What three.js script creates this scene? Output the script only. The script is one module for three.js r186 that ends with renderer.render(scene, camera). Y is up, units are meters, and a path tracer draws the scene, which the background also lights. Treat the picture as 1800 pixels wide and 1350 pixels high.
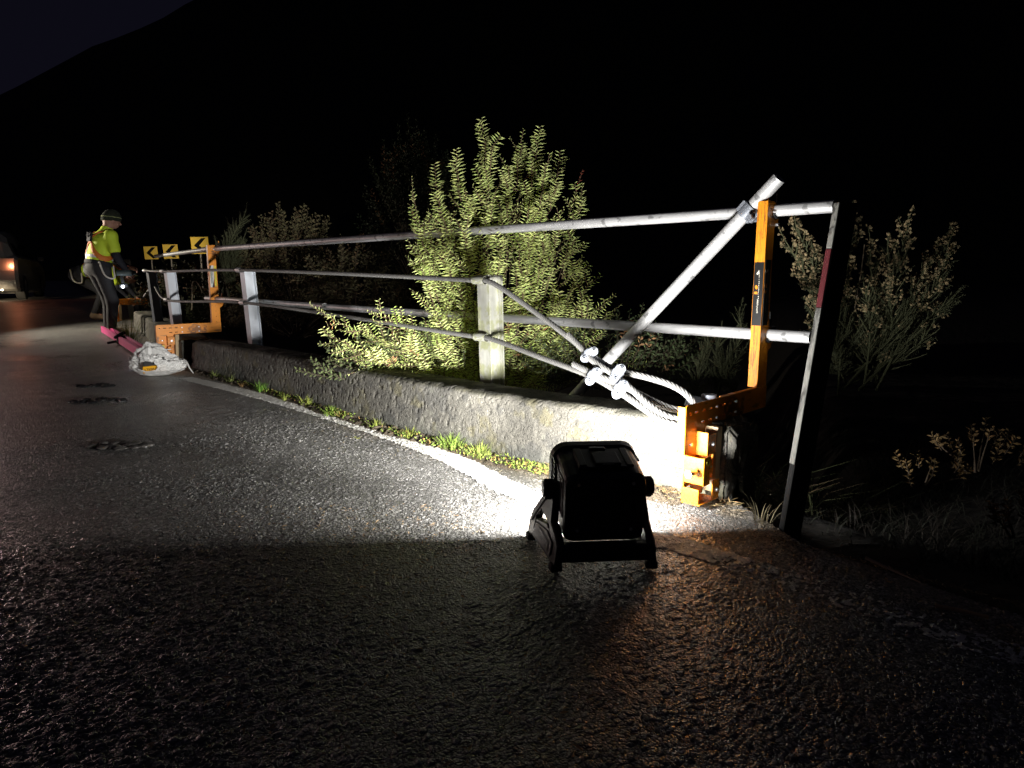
import * as THREE from 'three';
import { mergeGeometries, mergeVertices } from 'three/addons/utils/BufferGeometryUtils.js';
import { RoundedBoxGeometry } from 'three/addons/geometries/RoundedBoxGeometry.js';
import { RectAreaLightUniformsLib } from 'three/addons/lights/RectAreaLightUniformsLib.js';

// ---------------------------------------------------------------- camera, sky, lights, exposure
const scene = new THREE.Scene();
const camera = new THREE.PerspectiveCamera(58.72, 4 / 3, 0.05, 900);
camera.position.set(0, 0.85, 0);
camera.rotation.x = THREE.MathUtils.degToRad(-9);
scene.add(camera);

const renderer = new THREE.WebGLRenderer({ antialias: true });
renderer.toneMapping = THREE.LinearToneMapping;
renderer.toneMappingExposure = 1.0;
renderer.shadowMap.enabled = true;
RectAreaLightUniformsLib.init();

{ // a moonless, slightly violet night sky
  const w = 64, h = 32, d = new Float32Array(w * h * 4);
  for (let y = 0; y < h; y++) for (let x = 0; x < w; x++) {
    const up = Math.max(0, (y + 0.5) / h * 2 - 1), k = 1 - 0.35 * up, o = (y * w + x) * 4;
    d[o] = 0.0036 * k; d[o + 1] = 0.0034 * k; d[o + 2] = 0.0070 * k; d[o + 3] = 1;
  }
  const t = new THREE.DataTexture(d, w, h, THREE.RGBAFormat, THREE.FloatType);
  t.mapping = THREE.EquirectangularReflectionMapping; t.magFilter = THREE.LinearFilter; t.needsUpdate = true;
  scene.background = t; scene.environment = t;
}
const nightFill = new THREE.DirectionalLight(0xcdd6ff, 0.006);  // faint directional fill, added although the sky is moonless
nightFill.position.set(-40, 60, 25); nightFill.castShadow = true; nightFill.shadow.radius = 20; scene.add(nightFill);

// the flood lamp that lights the whole place (its panel is 0.2 x 0.15 m)
const LAMP = new THREE.Vector3(0.262, 0, -1.99), LAMP_YAW = THREE.MathUtils.degToRad(5), LAMP_TILT = THREE.MathUtils.degToRad(7);
const flood = new THREE.RectAreaLight(new THREE.Color(1, 0.985, 0.96), 720, 0.2, 0.15);
const beam = new THREE.SpotLight(new THREE.Color(1, 0.985, 0.96), 74, 0, THREE.MathUtils.degToRad(25), 1); // added fill spot at the panel, brightens the far bracket and workers
beam.shadow.radius = 3; scene.add(flood, beam, beam.target);                                   // placed on the lamp's panel further down, once the lamp is built

// ---------------------------------------------------------------- helpers
const R = THREE.MathUtils.degToRad, V3 = (x, y, z) => new THREE.Vector3(x, y, z);
function rng(seed) { let a = seed >>> 0; return () => { a = (a + 0x6d2b79f5) | 0; let t = Math.imul(a ^ (a >>> 15), 1 | a); t = (t + Math.imul(t ^ (t >>> 7), 61 | t)) ^ t; return ((t ^ (t >>> 14)) >>> 0) / 4294967296; }; }
const lerp = (a, b, t) => a + (b - a) * t, clamp = (x, a = 0, b = 1) => Math.min(b, Math.max(a, x));
const smooth = (a, b, x) => { const t = clamp((x - a) / (b - a)); return t * t * (3 - 2 * t); };
function hash3(i, j, k) { let h = Math.imul(i, 374761393) ^ Math.imul(j, 668265263) ^ Math.imul(k, 2147483647 - 1274126177); h = Math.imul(h ^ (h >>> 13), 1274126177); return ((h ^ (h >>> 16)) >>> 0) / 4294967296; }
function noise3(x, y, z) { // value noise 0..1
  const i = Math.floor(x), j = Math.floor(y), k = Math.floor(z); let u = x - i, v = y - j, w = z - k;
  u = u * u * (3 - 2 * u); v = v * v * (3 - 2 * v); w = w * w * (3 - 2 * w);
  const c = (a, b, d) => hash3(i + a, j + b, k + d);
  return lerp(lerp(lerp(c(0, 0, 0), c(1, 0, 0), u), lerp(c(0, 1, 0), c(1, 1, 0), u), v), lerp(lerp(c(0, 0, 1), c(1, 0, 1), u), lerp(c(0, 1, 1), c(1, 1, 1), u), v), w);
}
function fbm(x, y, z, o = 4) { let s = 0, a = 0.5, n = 0; for (let i = 0; i < o; i++) { s += a * noise3(x, y, z); n += a; a *= 0.5; x *= 2.03; y *= 2.03; z *= 2.03; } return s / n; }
function pnoise(x, y, per, seed) { // periodic 2-D value noise
  const i = Math.floor(x), j = Math.floor(y); let u = x - i, v = y - j; u = u * u * (3 - 2 * u); v = v * v * (3 - 2 * v);
  const m = (a) => ((a % per) + per) % per, c = (a, b) => hash3(m(i + a), m(j + b), seed);
  return lerp(lerp(c(0, 0), c(1, 0), u), lerp(c(0, 1), c(1, 1), u), v);
}
function pfbm(u, v, f, o, seed) { let s = 0, a = 0.5, n = 0; for (let i = 0; i < o; i++) { s += a * pnoise(u * f, v * f, f, seed + i); n += a; a *= 0.55; f *= 2; } return s / n; }

function dataTex(n, fn, srgb) {
  const d = new Uint8Array(n * n * 4);
  for (let y = 0; y < n; y++) for (let x = 0; x < n; x++) { const c = fn(x / n, y / n, x, y), o = (y * n + x) * 4; d[o] = clamp(c[0]) * 255; d[o + 1] = clamp(c[1]) * 255; d[o + 2] = clamp(c[2]) * 255; d[o + 3] = 255; }
  const t = new THREE.DataTexture(d, n, n, THREE.RGBAFormat); t.wrapS = t.wrapT = THREE.RepeatWrapping; t.magFilter = THREE.LinearFilter;
  if (srgb) t.colorSpace = THREE.SRGBColorSpace; t.needsUpdate = true; return t;
}
const lin = (r, g, b) => new THREE.Color().setRGB(r, g, b);
const std = (c, rough, o = {}) => new THREE.MeshStandardMaterial({ color: Array.isArray(c) ? lin(...c) : c, roughness: rough, metalness: 0, side: THREE.DoubleSide, ...o });

const taken = {};
function numbered(name) { if (!(name in taken)) { taken[name] = 0; return name; } taken[name]++; return name + '_' + String(taken[name]).padStart(3, '0'); }
function tag(o, label, category, group, kind) { Object.assign(o.userData, { label, category }); if (group) o.userData.group = group; if (kind) o.userData.kind = kind; return o; }
function thing(name, label, category, pos = [0, 0, 0], yaw = 0, group) {
  const o = new THREE.Group(); o.name = numbered(name); o.position.set(...pos); o.rotation.y = yaw; scene.add(o); return tag(o, label, category, group);
}
function part(name, geo, mat, parent) { const m = new THREE.Mesh(Array.isArray(geo) ? merge(geo) : geo, mat); m.name = parent ? name : numbered(name); m.castShadow = m.receiveShadow = true; (parent || scene).add(m); return m; }
function struct(name, geo, mat) { const m = part(name, geo, mat); m.userData.kind = 'structure'; return m; }
function merge(list) {
  return mergeGeometries(list.map((g) => {
    g = g.index ? g.toNonIndexed() : g.clone();
    for (const k of Object.keys(g.attributes)) if (!['position', 'normal', 'uv'].includes(k)) g.deleteAttribute(k);
    if (!g.attributes.normal) g.computeVertexNormals();
    if (!g.attributes.uv) g.setAttribute('uv', new THREE.BufferAttribute(new Float32Array(g.attributes.position.count * 2), 2));
    return g;
  }));
}
function put(g, p = [0, 0, 0], r = [0, 0, 0], s = [1, 1, 1]) { g.applyMatrix4(new THREE.Matrix4().compose(V3(...p), new THREE.Quaternion().setFromEuler(new THREE.Euler(...r)), V3(...s))); return g; }
const box = (w, h, d, p, r, b = 0.004) => put(b ? new RoundedBoxGeometry(w, h, d, 2, Math.min(b, w / 2.05, h / 2.05, d / 2.05)) : new THREE.BoxGeometry(w, h, d), p, r);
const cyl = (r0, r1, h, p, r, n = 20) => put(new THREE.CylinderGeometry(r0, r1, h, n), p, r);
function extrude(pts, depth, bev = 0.002, holes = []) {
  const s = new THREE.Shape(pts.map((p) => new THREE.Vector2(...p)));
  for (const h of holes) s.holes.push(h instanceof THREE.Path ? h : new THREE.Path(h.map((p) => new THREE.Vector2(...p))));
  return new THREE.ExtrudeGeometry(s, { depth: depth - 2 * bev, bevelEnabled: bev > 0, bevelSize: bev, bevelThickness: bev, bevelSegments: 1, curveSegments: 8 }).translate(0, 0, bev);
}
function ringHole(x, y, r, n = 8) { return Array.from({ length: n }, (_, i) => [x + r * Math.cos(-i / n * 2 * Math.PI), y + r * Math.sin(-i / n * 2 * Math.PI)]); }
// a round bar swept along points with a radius that may vary
function sweep(pts, rad, n = 6, cap = true) {
  const P = [], N = [], U = [], I = []; let nrm = null, run = 0; const m = pts.length;
  for (let i = 0; i < m; i++) {
    const a = pts[Math.max(0, i - 1)], b = pts[Math.min(m - 1, i + 1)], t = b.clone().sub(a).normalize();
    if (!nrm) { nrm = Math.abs(t.y) < 0.9 ? V3(0, 1, 0) : V3(1, 0, 0); }
    nrm = nrm.clone().sub(t.clone().multiplyScalar(nrm.dot(t))).normalize(); const bi = t.clone().cross(nrm);
    const r = typeof rad === 'function' ? rad(i / (m - 1)) : rad; if (i) run += pts[i].distanceTo(pts[i - 1]);
    for (let k = 0; k <= n; k++) { const c = Math.cos(k / n * 2 * Math.PI), s = Math.sin(k / n * 2 * Math.PI), d = nrm.clone().multiplyScalar(c).addScaledVector(bi, s); P.push(pts[i].x + d.x * r, pts[i].y + d.y * r, pts[i].z + d.z * r); N.push(d.x, d.y, d.z); U.push(k / n * 0.15, run); }
  }
  for (let i = 0; i < m - 1; i++) for (let k = 0; k < n; k++) { const a = i * (n + 1) + k, b = a + n + 1; I.push(a, a + 1, b, b, a + 1, b + 1); }
  if (cap) for (const i of [0, m - 1]) { const c = P.length / 3, d = i ? pts[m - 1].clone().sub(pts[m - 2]).normalize() : pts[0].clone().sub(pts[1]).normalize(); P.push(pts[i].x, pts[i].y, pts[i].z); N.push(d.x, d.y, d.z); U.push(0, 0); for (let k = 0; k < n; k++) { const a = i * (n + 1) + k; i ? I.push(c, a, a + 1) : I.push(c, a + 1, a); } }
  const g = new THREE.BufferGeometry(); g.setAttribute('position', new THREE.Float32BufferAttribute(P, 3)); g.setAttribute('normal', new THREE.Float32BufferAttribute(N, 3)); g.setAttribute('uv', new THREE.Float32BufferAttribute(U, 2)); g.setIndex(I); return g;
}
const curve = (pts, n, tension = 0.5) => new THREE.CatmullRomCurve3(pts.map((p) => (p.isVector3 ? p : V3(...p))), false, 'centripetal', tension).getSpacedPoints(n);
function pipe(a, b, r, wall = 0.004) { // hollow tube with open ends
  a = V3(...a); b = V3(...b); const L = a.distanceTo(b);
  const pr = [[r - wall, 0], [r, 0], [r, L], [r - wall, L], [r - wall, 0]].map((p) => new THREE.Vector2(...p));
  const parts = []; for (let i = 0; i < 4; i++) parts.push(new THREE.LatheGeometry([pr[i], pr[i + 1]], 28));
  const g = merge(parts); const uv = g.attributes.uv, po = g.attributes.position;
  for (let i = 0; i < uv.count; i++) uv.setXY(i, uv.getX(i) * 0.15, po.getY(i));
  g.applyQuaternion(new THREE.Quaternion().setFromUnitVectors(V3(0, 1, 0), b.clone().sub(a).normalize())); return g.translate(a.x, a.y, a.z);
}
// many small blades, petals or flakes gathered in one mesh
class Blades {
  constructor() { this.p = []; this.c = []; }
  tri(a, b, c, k) { this.p.push(a.x, a.y, a.z, b.x, b.y, b.z, c.x, c.y, c.z); for (let i = 0; i < 3; i++) this.c.push(k[0], k[1], k[2]); }
  leaf(o, d, side, len, w, k, droop = 0.15, fold = 0.25) { // a folded, slightly bent blade
    const n = side.clone().cross(d).normalize(), m = o.clone().addScaledVector(d, len * 0.5).addScaledVector(n, -len * 0.03), t = o.clone().addScaledVector(d, len).addScaledVector(n, -len * droop);
    const l = m.clone().addScaledVector(side, w / 2).addScaledVector(n, w * fold), r = m.clone().addScaledVector(side, -w / 2).addScaledVector(n, w * fold);
    this.tri(o, l, m, k); this.tri(o, m, r, k); this.tri(l, t, m, k); this.tri(m, t, r, k);
  }
  geo() { const g = new THREE.BufferGeometry(); g.setAttribute('position', new THREE.Float32BufferAttribute(this.p, 3)); g.setAttribute('color', new THREE.Float32BufferAttribute(this.c, 3)); g.computeVertexNormals(); return g; }
}
const randDir = (r) => { const z = r() * 2 - 1, a = r() * 2 * Math.PI, s = Math.sqrt(1 - z * z); return V3(s * Math.cos(a), z, s * Math.sin(a)); };
const jitter = (c, r, v) => { const k = 1 + (r() - 0.5) * v; return [c[0] * k * (1 + (r() - 0.5) * 0.12), c[1] * k, c[2] * k]; };

// ---------------------------------------------------------------- road: chip seal, wet, with real relief near the viewer
const TILE = 2.4, TN = 2048;
const chipH = new Float32Array(TN * TN), chipTone = new Float32Array(TN * TN);
{
  const field = (cells, seed) => {
    const N = cells * cells, jx = new Float32Array(N), jy = new Float32Array(N), jr = new Float32Array(N), js = new Float32Array(N), r = rng(seed);
    for (let i = 0; i < N; i++) { jx[i] = r(); jy[i] = r(); jr[i] = r(); js[i] = r(); }
    return (u, v, out) => {
      u *= cells; v *= cells; const ci = Math.floor(u), cj = Math.floor(v); let f1 = 9, f2 = 9, id = 0;
      for (let b = -1; b <= 1; b++) for (let a = -1; a <= 1; a++) {
        const k = ((cj + b + cells) % cells) * cells + ((ci + a + cells) % cells), dx = ci + a + jx[k] - u, dy = cj + b + jy[k] - v, d = Math.sqrt(dx * dx + dy * dy) - 0.5 * js[k];
        if (d < f1) { f2 = f1; f1 = d; id = k; } else if (d < f2) f2 = d;
      }
      const e = smooth(0.0, 0.45, f2 - f1); out[0] = clamp(e * (0.2 + 0.8 * jr[id] * jr[id]) - 0.25 * Math.max(0, f1)); out[1] = e * (0.25 + 0.75 * jr[(id * 7 + 3) % N]);
    };
  };
  const big = field(205, 11), small = field(420, 12), A = [0, 0], B = [0, 0];
  for (let y = 0; y < TN; y++) for (let x = 0; x < TN; x++) {
    const u = x / TN, v = y / TN, wx = 0.006 * (pnoise(u * 90, v * 90, 90, 7) - 0.5), wy = 0.006 * (pnoise(u * 90, v * 90, 90, 8) - 0.5);
    big(u + wx, v + wy, A); small(u - wy, v + wx, B); const flush = smooth(0.32, 0.6, 0.5 * pnoise(u * 22, v * 22, 22, 9) + 0.5 * pnoise(u * 47, v * 47, 47, 10));
    chipH[y * TN + x] = clamp((0.68 * A[0] + 0.3 * B[0]) * lerp(0.75, 1, flush)); chipTone[y * TN + x] = clamp(0.55 * A[1] + 0.45 * B[1]) * lerp(0.85, 1, flush);
  }
}
function chipAt(x, z) { const u = ((x / TILE) % 1 + 1) % 1 * TN, v = ((z / TILE) % 1 + 1) % 1 * TN, i = Math.floor(u), j = Math.floor(v), a = u - i, b = v - j, i1 = (i + 1) % TN, j1 = (j + 1) % TN; return lerp(lerp(chipH[j * TN + i], chipH[j * TN + i1], a), lerp(chipH[j1 * TN + i], chipH[j1 * TN + i1], a), b); }
const roadBump = dataTex(TN, (u, v, x, y) => { const h = chipH[y * TN + x] * 0.8 + 0.2 * pnoise(u * 900, v * 900, 900, 3); return [h, h, h]; });
const roadColor = dataTex(TN, (u, v, x, y) => { const t = chipTone[y * TN + x], g = 0.25 + 0.62 * t + 0.06 * (pnoise(u * 700, v * 700, 700, 5) - 0.5), n = pfbm(u, v, 5, 4, 21) - 0.5; const k = g + 0.1 * n; return [k * 1.0, k * 0.985, k * 0.96]; }, true);
const roadRough = dataTex(1024, (u, v) => { const x = Math.floor(u * TN), y = Math.floor(v * TN), t = chipTone[y * TN + x], n = pfbm(u, v, 4, 4, 31); const k = 0.26 + 0.3 * t + 0.34 * (n - 0.5); return [k, k, k]; });

// the line of the kerb's road face (ground plane), from its broken right end to the far bracket
const KERB = [[0.795, -2.488], [0.66, -2.615], [0.19, -2.94], [-0.59, -3.69], [-1.08, -4.22], [-1.66, -4.88], [-2.26, -5.53], [-2.98, -6.27]].map((p) => V3(p[0], 0, p[1]));
const KERB2 = [[-3.2, -6.52], [-3.6, -7.1], [-4.45, -8.5], [-5.25, -9.75], [-6.1, -11.0]].map((p) => V3(p[0], 0, p[1]));
const SIDE = [V3(6.0, 0, 1.4), V3(2.6, 0, -0.45), V3(1.3, 0, -1.55), V3(0.9, 0, -2.08), ...KERB.map((p) => p.clone().add(V3(0.02, 0, -0.02))), ...KERB2, V3(-8.5, 0, -14.6), V3(-13, 0, -21), V3(-22, 0, -34), V3(-60, 0, -90)];
function sideDist(x, z) { // signed distance to the edge of the road, + = outside
  let best = 1e9, sg = 1;
  for (let i = 0; i < SIDE.length - 1; i++) { const a = SIDE[i], b = SIDE[i + 1], dx = b.x - a.x, dz = b.z - a.z, t = clamp(((x - a.x) * dx + (z - a.z) * dz) / (dx * dx + dz * dz)), ex = x - a.x - t * dx, ez = z - a.z - t * dz, d = ex * ex + ez * ez; if (d < best) { best = d; sg = dx * ez - dz * ex > 0 ? 1 : -1; } }
  return sg * Math.sqrt(best);
}
const rise = (x, z) => 0.245 * smooth(9.3, 18, Math.hypot(x * 0.35, z));
function macro(x, z) { return rise(x, z) + 0.006 * (fbm(x * 2.1 + 7, 3.3, z * 2.1, 2) - 0.5) + 0.0035 * (fbm(x * 9, 1.7, z * 9, 2) - 0.5); }
const chipAmp = (x, z) => (0.0052 + 0.0014 * smooth(-2.0, -1.5, z)) * (1 - smooth(3.6, 6.5, Math.hypot(x, z))) * (0.45 + 0.9 * smooth(0.3, 0.65, fbm(x * 1.3, 9, z * 1.3, 3)));
const roadY = (x, z) => macro(x, z) + chipAmp(x, z) * (chipAt(x, z) - 0.5);
{
  const axis = (from, to, fine, lo, hi, grow) => { const a = []; for (let x = from; x <= to; x += fine) a.push(x); let s = fine, x = to; while (x < hi) { s = Math.min(s * grow, 2.5); x += s; a.push(x); } s = fine; x = from; while (x > lo) { s = Math.min(s * grow, 2.5); x -= s; a.unshift(x); } return a; };
  const xs = axis(-1.75, 1.25, 0.0068, -60, 5.5, 1.035), zs = axis(-3.9, -0.85, 0.0068, -85, 8, 1.035), nx = xs.length, nz = zs.length;
  const P = new Float32Array(nx * nz * 3), U = new Float32Array(nx * nz * 2), C = new Float32Array(nx * nz * 3), out = new Uint8Array(nx * nz), I = [];
  for (let j = 0; j < nz; j++) for (let i = 0; i < nx; i++) {
    const x = xs[i], z = zs[j], k = j * nx + i, d = sideDist(x, z);
    P[k * 3] = x; P[k * 3 + 1] = roadY(x, z); P[k * 3 + 2] = z; U[k * 2] = x / TILE; U[k * 2 + 1] = z / TILE; out[k] = d > 0.03 || x < -58 ? 1 : 0;
    // worn and dirty tones: wheel tracks polished, silt near the kerb
    const n = fbm(x * 0.8 + 40, 2, z * 0.8, 4), silt = smooth(0.34, 0.05, -d) * smooth(0.35, 0.6, fbm(x * 5, 8, z * 5, 3)); const g = (0.78 + 0.5 * n);
    C[k * 3] = g * (1 + 0.1 * silt); C[k * 3 + 1] = g * (1 - 0.05 * silt); C[k * 3 + 2] = g * (1 - 0.25 * silt);
  }
  for (let j = 0; j < nz - 1; j++) for (let i = 0; i < nx - 1; i++) { const a = j * nx + i, b = a + 1, c = a + nx, d = c + 1; if (out[a] && out[b] && out[c] && out[d]) continue; I.push(a, c, b, b, c, d); }
  const g = new THREE.BufferGeometry(); g.setAttribute('position', new THREE.BufferAttribute(P, 3)); g.setAttribute('uv', new THREE.BufferAttribute(U, 2)); g.setAttribute('color', new THREE.BufferAttribute(C, 3)); g.setIndex(I); g.computeVertexNormals();
  struct('road', g, new THREE.MeshStandardMaterial({ color: 0xffffff, vertexColors: true, map: roadColor, bumpMap: roadBump, bumpScale: 0.0085, roughnessMap: roadRough, roughness: 1, metalness: 0 }));
}
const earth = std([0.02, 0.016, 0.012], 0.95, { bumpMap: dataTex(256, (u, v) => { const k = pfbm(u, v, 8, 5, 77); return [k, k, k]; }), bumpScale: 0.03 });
function groundY(x, z) { const d = sideDist(x, z); if (d < 0.02) return rise(x, z) - 0.06; const bridge = smooth(1.7, 0.95, x + 0.35 * (z + 2.4)); return lerp(-0.015 - 0.3 * smooth(0.08, 1.3, d), -0.12 - 1.1 * smooth(0.3, 2.2, d), bridge) + rise(x, z) + 0.08 * smooth(0, 0.4, d) * (fbm(x * 2.5, 4, z * 2.5, 4) - 0.5); }
{
  const xs = [], zs = []; let x = -120; while (x < 120) { xs.push(x); x += Math.abs(x) < 6 ? 0.12 : Math.abs(x) < 20 ? 0.6 : 5; } let z = -160; while (z < 60) { zs.push(z); z += z > -10 && z < 2 ? 0.12 : z > -30 && z < 10 ? 0.6 : 5; }
  const P = [], U = [], I = []; for (const zz of zs) for (const xx of xs) { P.push(xx, groundY(xx, zz), zz); U.push(xx, zz); }
  for (let j = 0; j < zs.length - 1; j++) for (let i = 0; i < xs.length - 1; i++) { const a = j * xs.length + i; I.push(a, a + xs.length, a + 1, a + 1, a + xs.length, a + xs.length + 1); }
  const g = new THREE.BufferGeometry(); g.setAttribute('position', new THREE.Float32BufferAttribute(P, 3)); g.setAttribute('uv', new THREE.Float32BufferAttribute(U, 2)); g.setIndex(I); g.computeVertexNormals();
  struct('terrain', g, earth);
}
{ // hillsides round the valley
  const el = (az) => { const k = [[-180, 7], [-120, 5], [-75, 3.5], [-50, 4.5], [-40, 8.8], [-35.4, 11.6], [-30, 15.2], [-23.8, 18.8], [-15, 24], [0, 28], [40, 26], [90, 20], [140, 12], [180, 7]]; for (let i = 0; i < k.length - 1; i++) if (az <= k[i + 1][0]) return lerp(k[i][1], k[i + 1][1], (az - k[i][0]) / (k[i + 1][0] - k[i][0])); return 7; };
  const P = [], I = [], na = 240, nr = 16;
  for (let a = 0; a <= na; a++) { const az = -180 + 360 * a / na, e = el(az) + 0.5 * (fbm(a * 0.35 % 84, 2, 5, 4) - 0.5); for (let r = 0; r <= nr; r++) { const t = r / nr, d = 75 + 150 * t, y = -4 + Math.pow(t, 1.3) * (4 + Math.tan(R(e)) * d) + 4 * t * (1 - t) * (fbm(a * 0.2, r * 0.4, 3, 3) - 0.5); P.push(d * Math.sin(R(az)), y, -d * Math.cos(R(az))); } }
  for (let a = 0; a < na; a++) for (let r = 0; r < nr; r++) { const k = a * (nr + 1) + r; I.push(k, k + nr + 1, k + 1, k + 1, k + nr + 1, k + nr + 2); }
  const g = new THREE.BufferGeometry(); g.setAttribute('position', new THREE.Float32BufferAttribute(P, 3)); g.setIndex(I); g.computeVertexNormals();
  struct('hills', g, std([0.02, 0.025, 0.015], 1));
}
// white edge line: a worn painted sheet that follows the chips
{
  const line = curve([[-2.75, 0, -5.68], [-2.3, 0, -5.27], [-1.84, 0, -4.84], [-1.22, 0, -4.21], [-0.6, 0, -3.52], [-0.26, 0, -3.08], [0.07, 0, -2.55], [0.34, 0, -2.27], [0.615, 0, -2.0], [0.8, 0, -1.8], [1.15, 0, -1.43], [1.75, 0, -0.85], [2.8, 0, 0.1]], 1150);
  const n = 22, P = [], U = [], I = [], keep = [];
  for (let i = 0; i < line.length; i++) {
    const t = line[Math.min(i + 1, line.length - 1)].clone().sub(line[Math.max(i - 1, 0)]).normalize(), s = V3(-t.z, 0, t.x);
    for (let j = 0; j <= n; j++) { const w = (j / n - 0.5) * 0.15, x = line[i].x + s.x * w, z = line[i].z + s.z * w; P.push(x, roadY(x, z) + 0.004 - 0.0015 * (1 - chipAt(x, z)), z); U.push(x / TILE, z / TILE);
      const edge = smooth(0.075, 0.05, Math.abs(w) + 0.014 * (fbm(x * 30, 1, z * 30, 2) - 0.5)), far = smooth(0.45, 1.1, x); keep.push(chipAt(x, z) * 0.75 + 0.42 * fbm(x * 22, 5, z * 22, 3) + 0.3 * fbm(x * 3, 5, z * 3, 2) + 0.62 * edge - 0.3 * far > 0.72 && (far < 0.15 || chipAt(x, z) > 0.07 + 0.1 * far + 0.3 * (0.5 - fbm(x * 9, 3, z * 9, 3))) ? 1 : 0); }
  }
  for (let i = 0; i < line.length - 1; i++) for (let j = 0; j < n; j++) { const a = i * (n + 1) + j, b = a + n + 1; if (keep[a] + keep[a + 1] + keep[b] + keep[b + 1] < 3) continue; I.push(a, a + 1, b, b, a + 1, b + 1); }
  const g = new THREE.BufferGeometry(); g.setAttribute('position', new THREE.Float32BufferAttribute(P, 3)); g.setAttribute('uv', new THREE.Float32BufferAttribute(U, 2)); g.setIndex(I); g.computeVertexNormals();
  struct('edge_line', g, std([0.78, 0.76, 0.7], 0.6, { bumpMap: roadBump, bumpScale: 0.007 }));
}

// ---------------------------------------------------------------- kerbs: rough old concrete
const concreteColor = dataTex(1024, (u, v) => {
  const n = pfbm(u, v, 6, 5, 41), f = pnoise(u * 300, v * 300, 300, 42), l = smooth(0.6, 0.72, pfbm(u, v, 9, 4, 43)), m = smooth(0.56, 0.7, pfbm(u, v, 14, 4, 47)), pale = smooth(0.7, 0.78, pfbm(u, v, 28, 3, 49));
  const k = 0.385 + 0.2 * (n - 0.5) + 0.13 * (f - 0.5); let c = [k * 1.03, k, k * 0.92];
  c = [lerp(c[0], 0.44, 0.35 * l), lerp(c[1], 0.41, 0.35 * l), lerp(c[2], 0.26, 0.35 * l)]; c = c.map((x) => lerp(x, 0.22, 0.35 * m)); return c.map((x, i) => lerp(x, [0.5, 0.5, 0.45][i], 0.4 * pale));
}, true);
const concreteBump = dataTex(1024, (u, v) => { const pit = smooth(0.72, 0.84, pnoise(u * 130, v * 130, 130, 51)), k = 0.6 + 0.5 * (pfbm(u, v, 40, 4, 52) - 0.5) - 0.45 * pit + 0.25 * (pnoise(u * 340, v * 340, 340, 55) - 0.5); return [k, k, k]; });
const concrete = std(0xffffff, 0.92, { map: concreteColor, bumpMap: concreteBump, bumpScale: 0.006, vertexColors: true });
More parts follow.
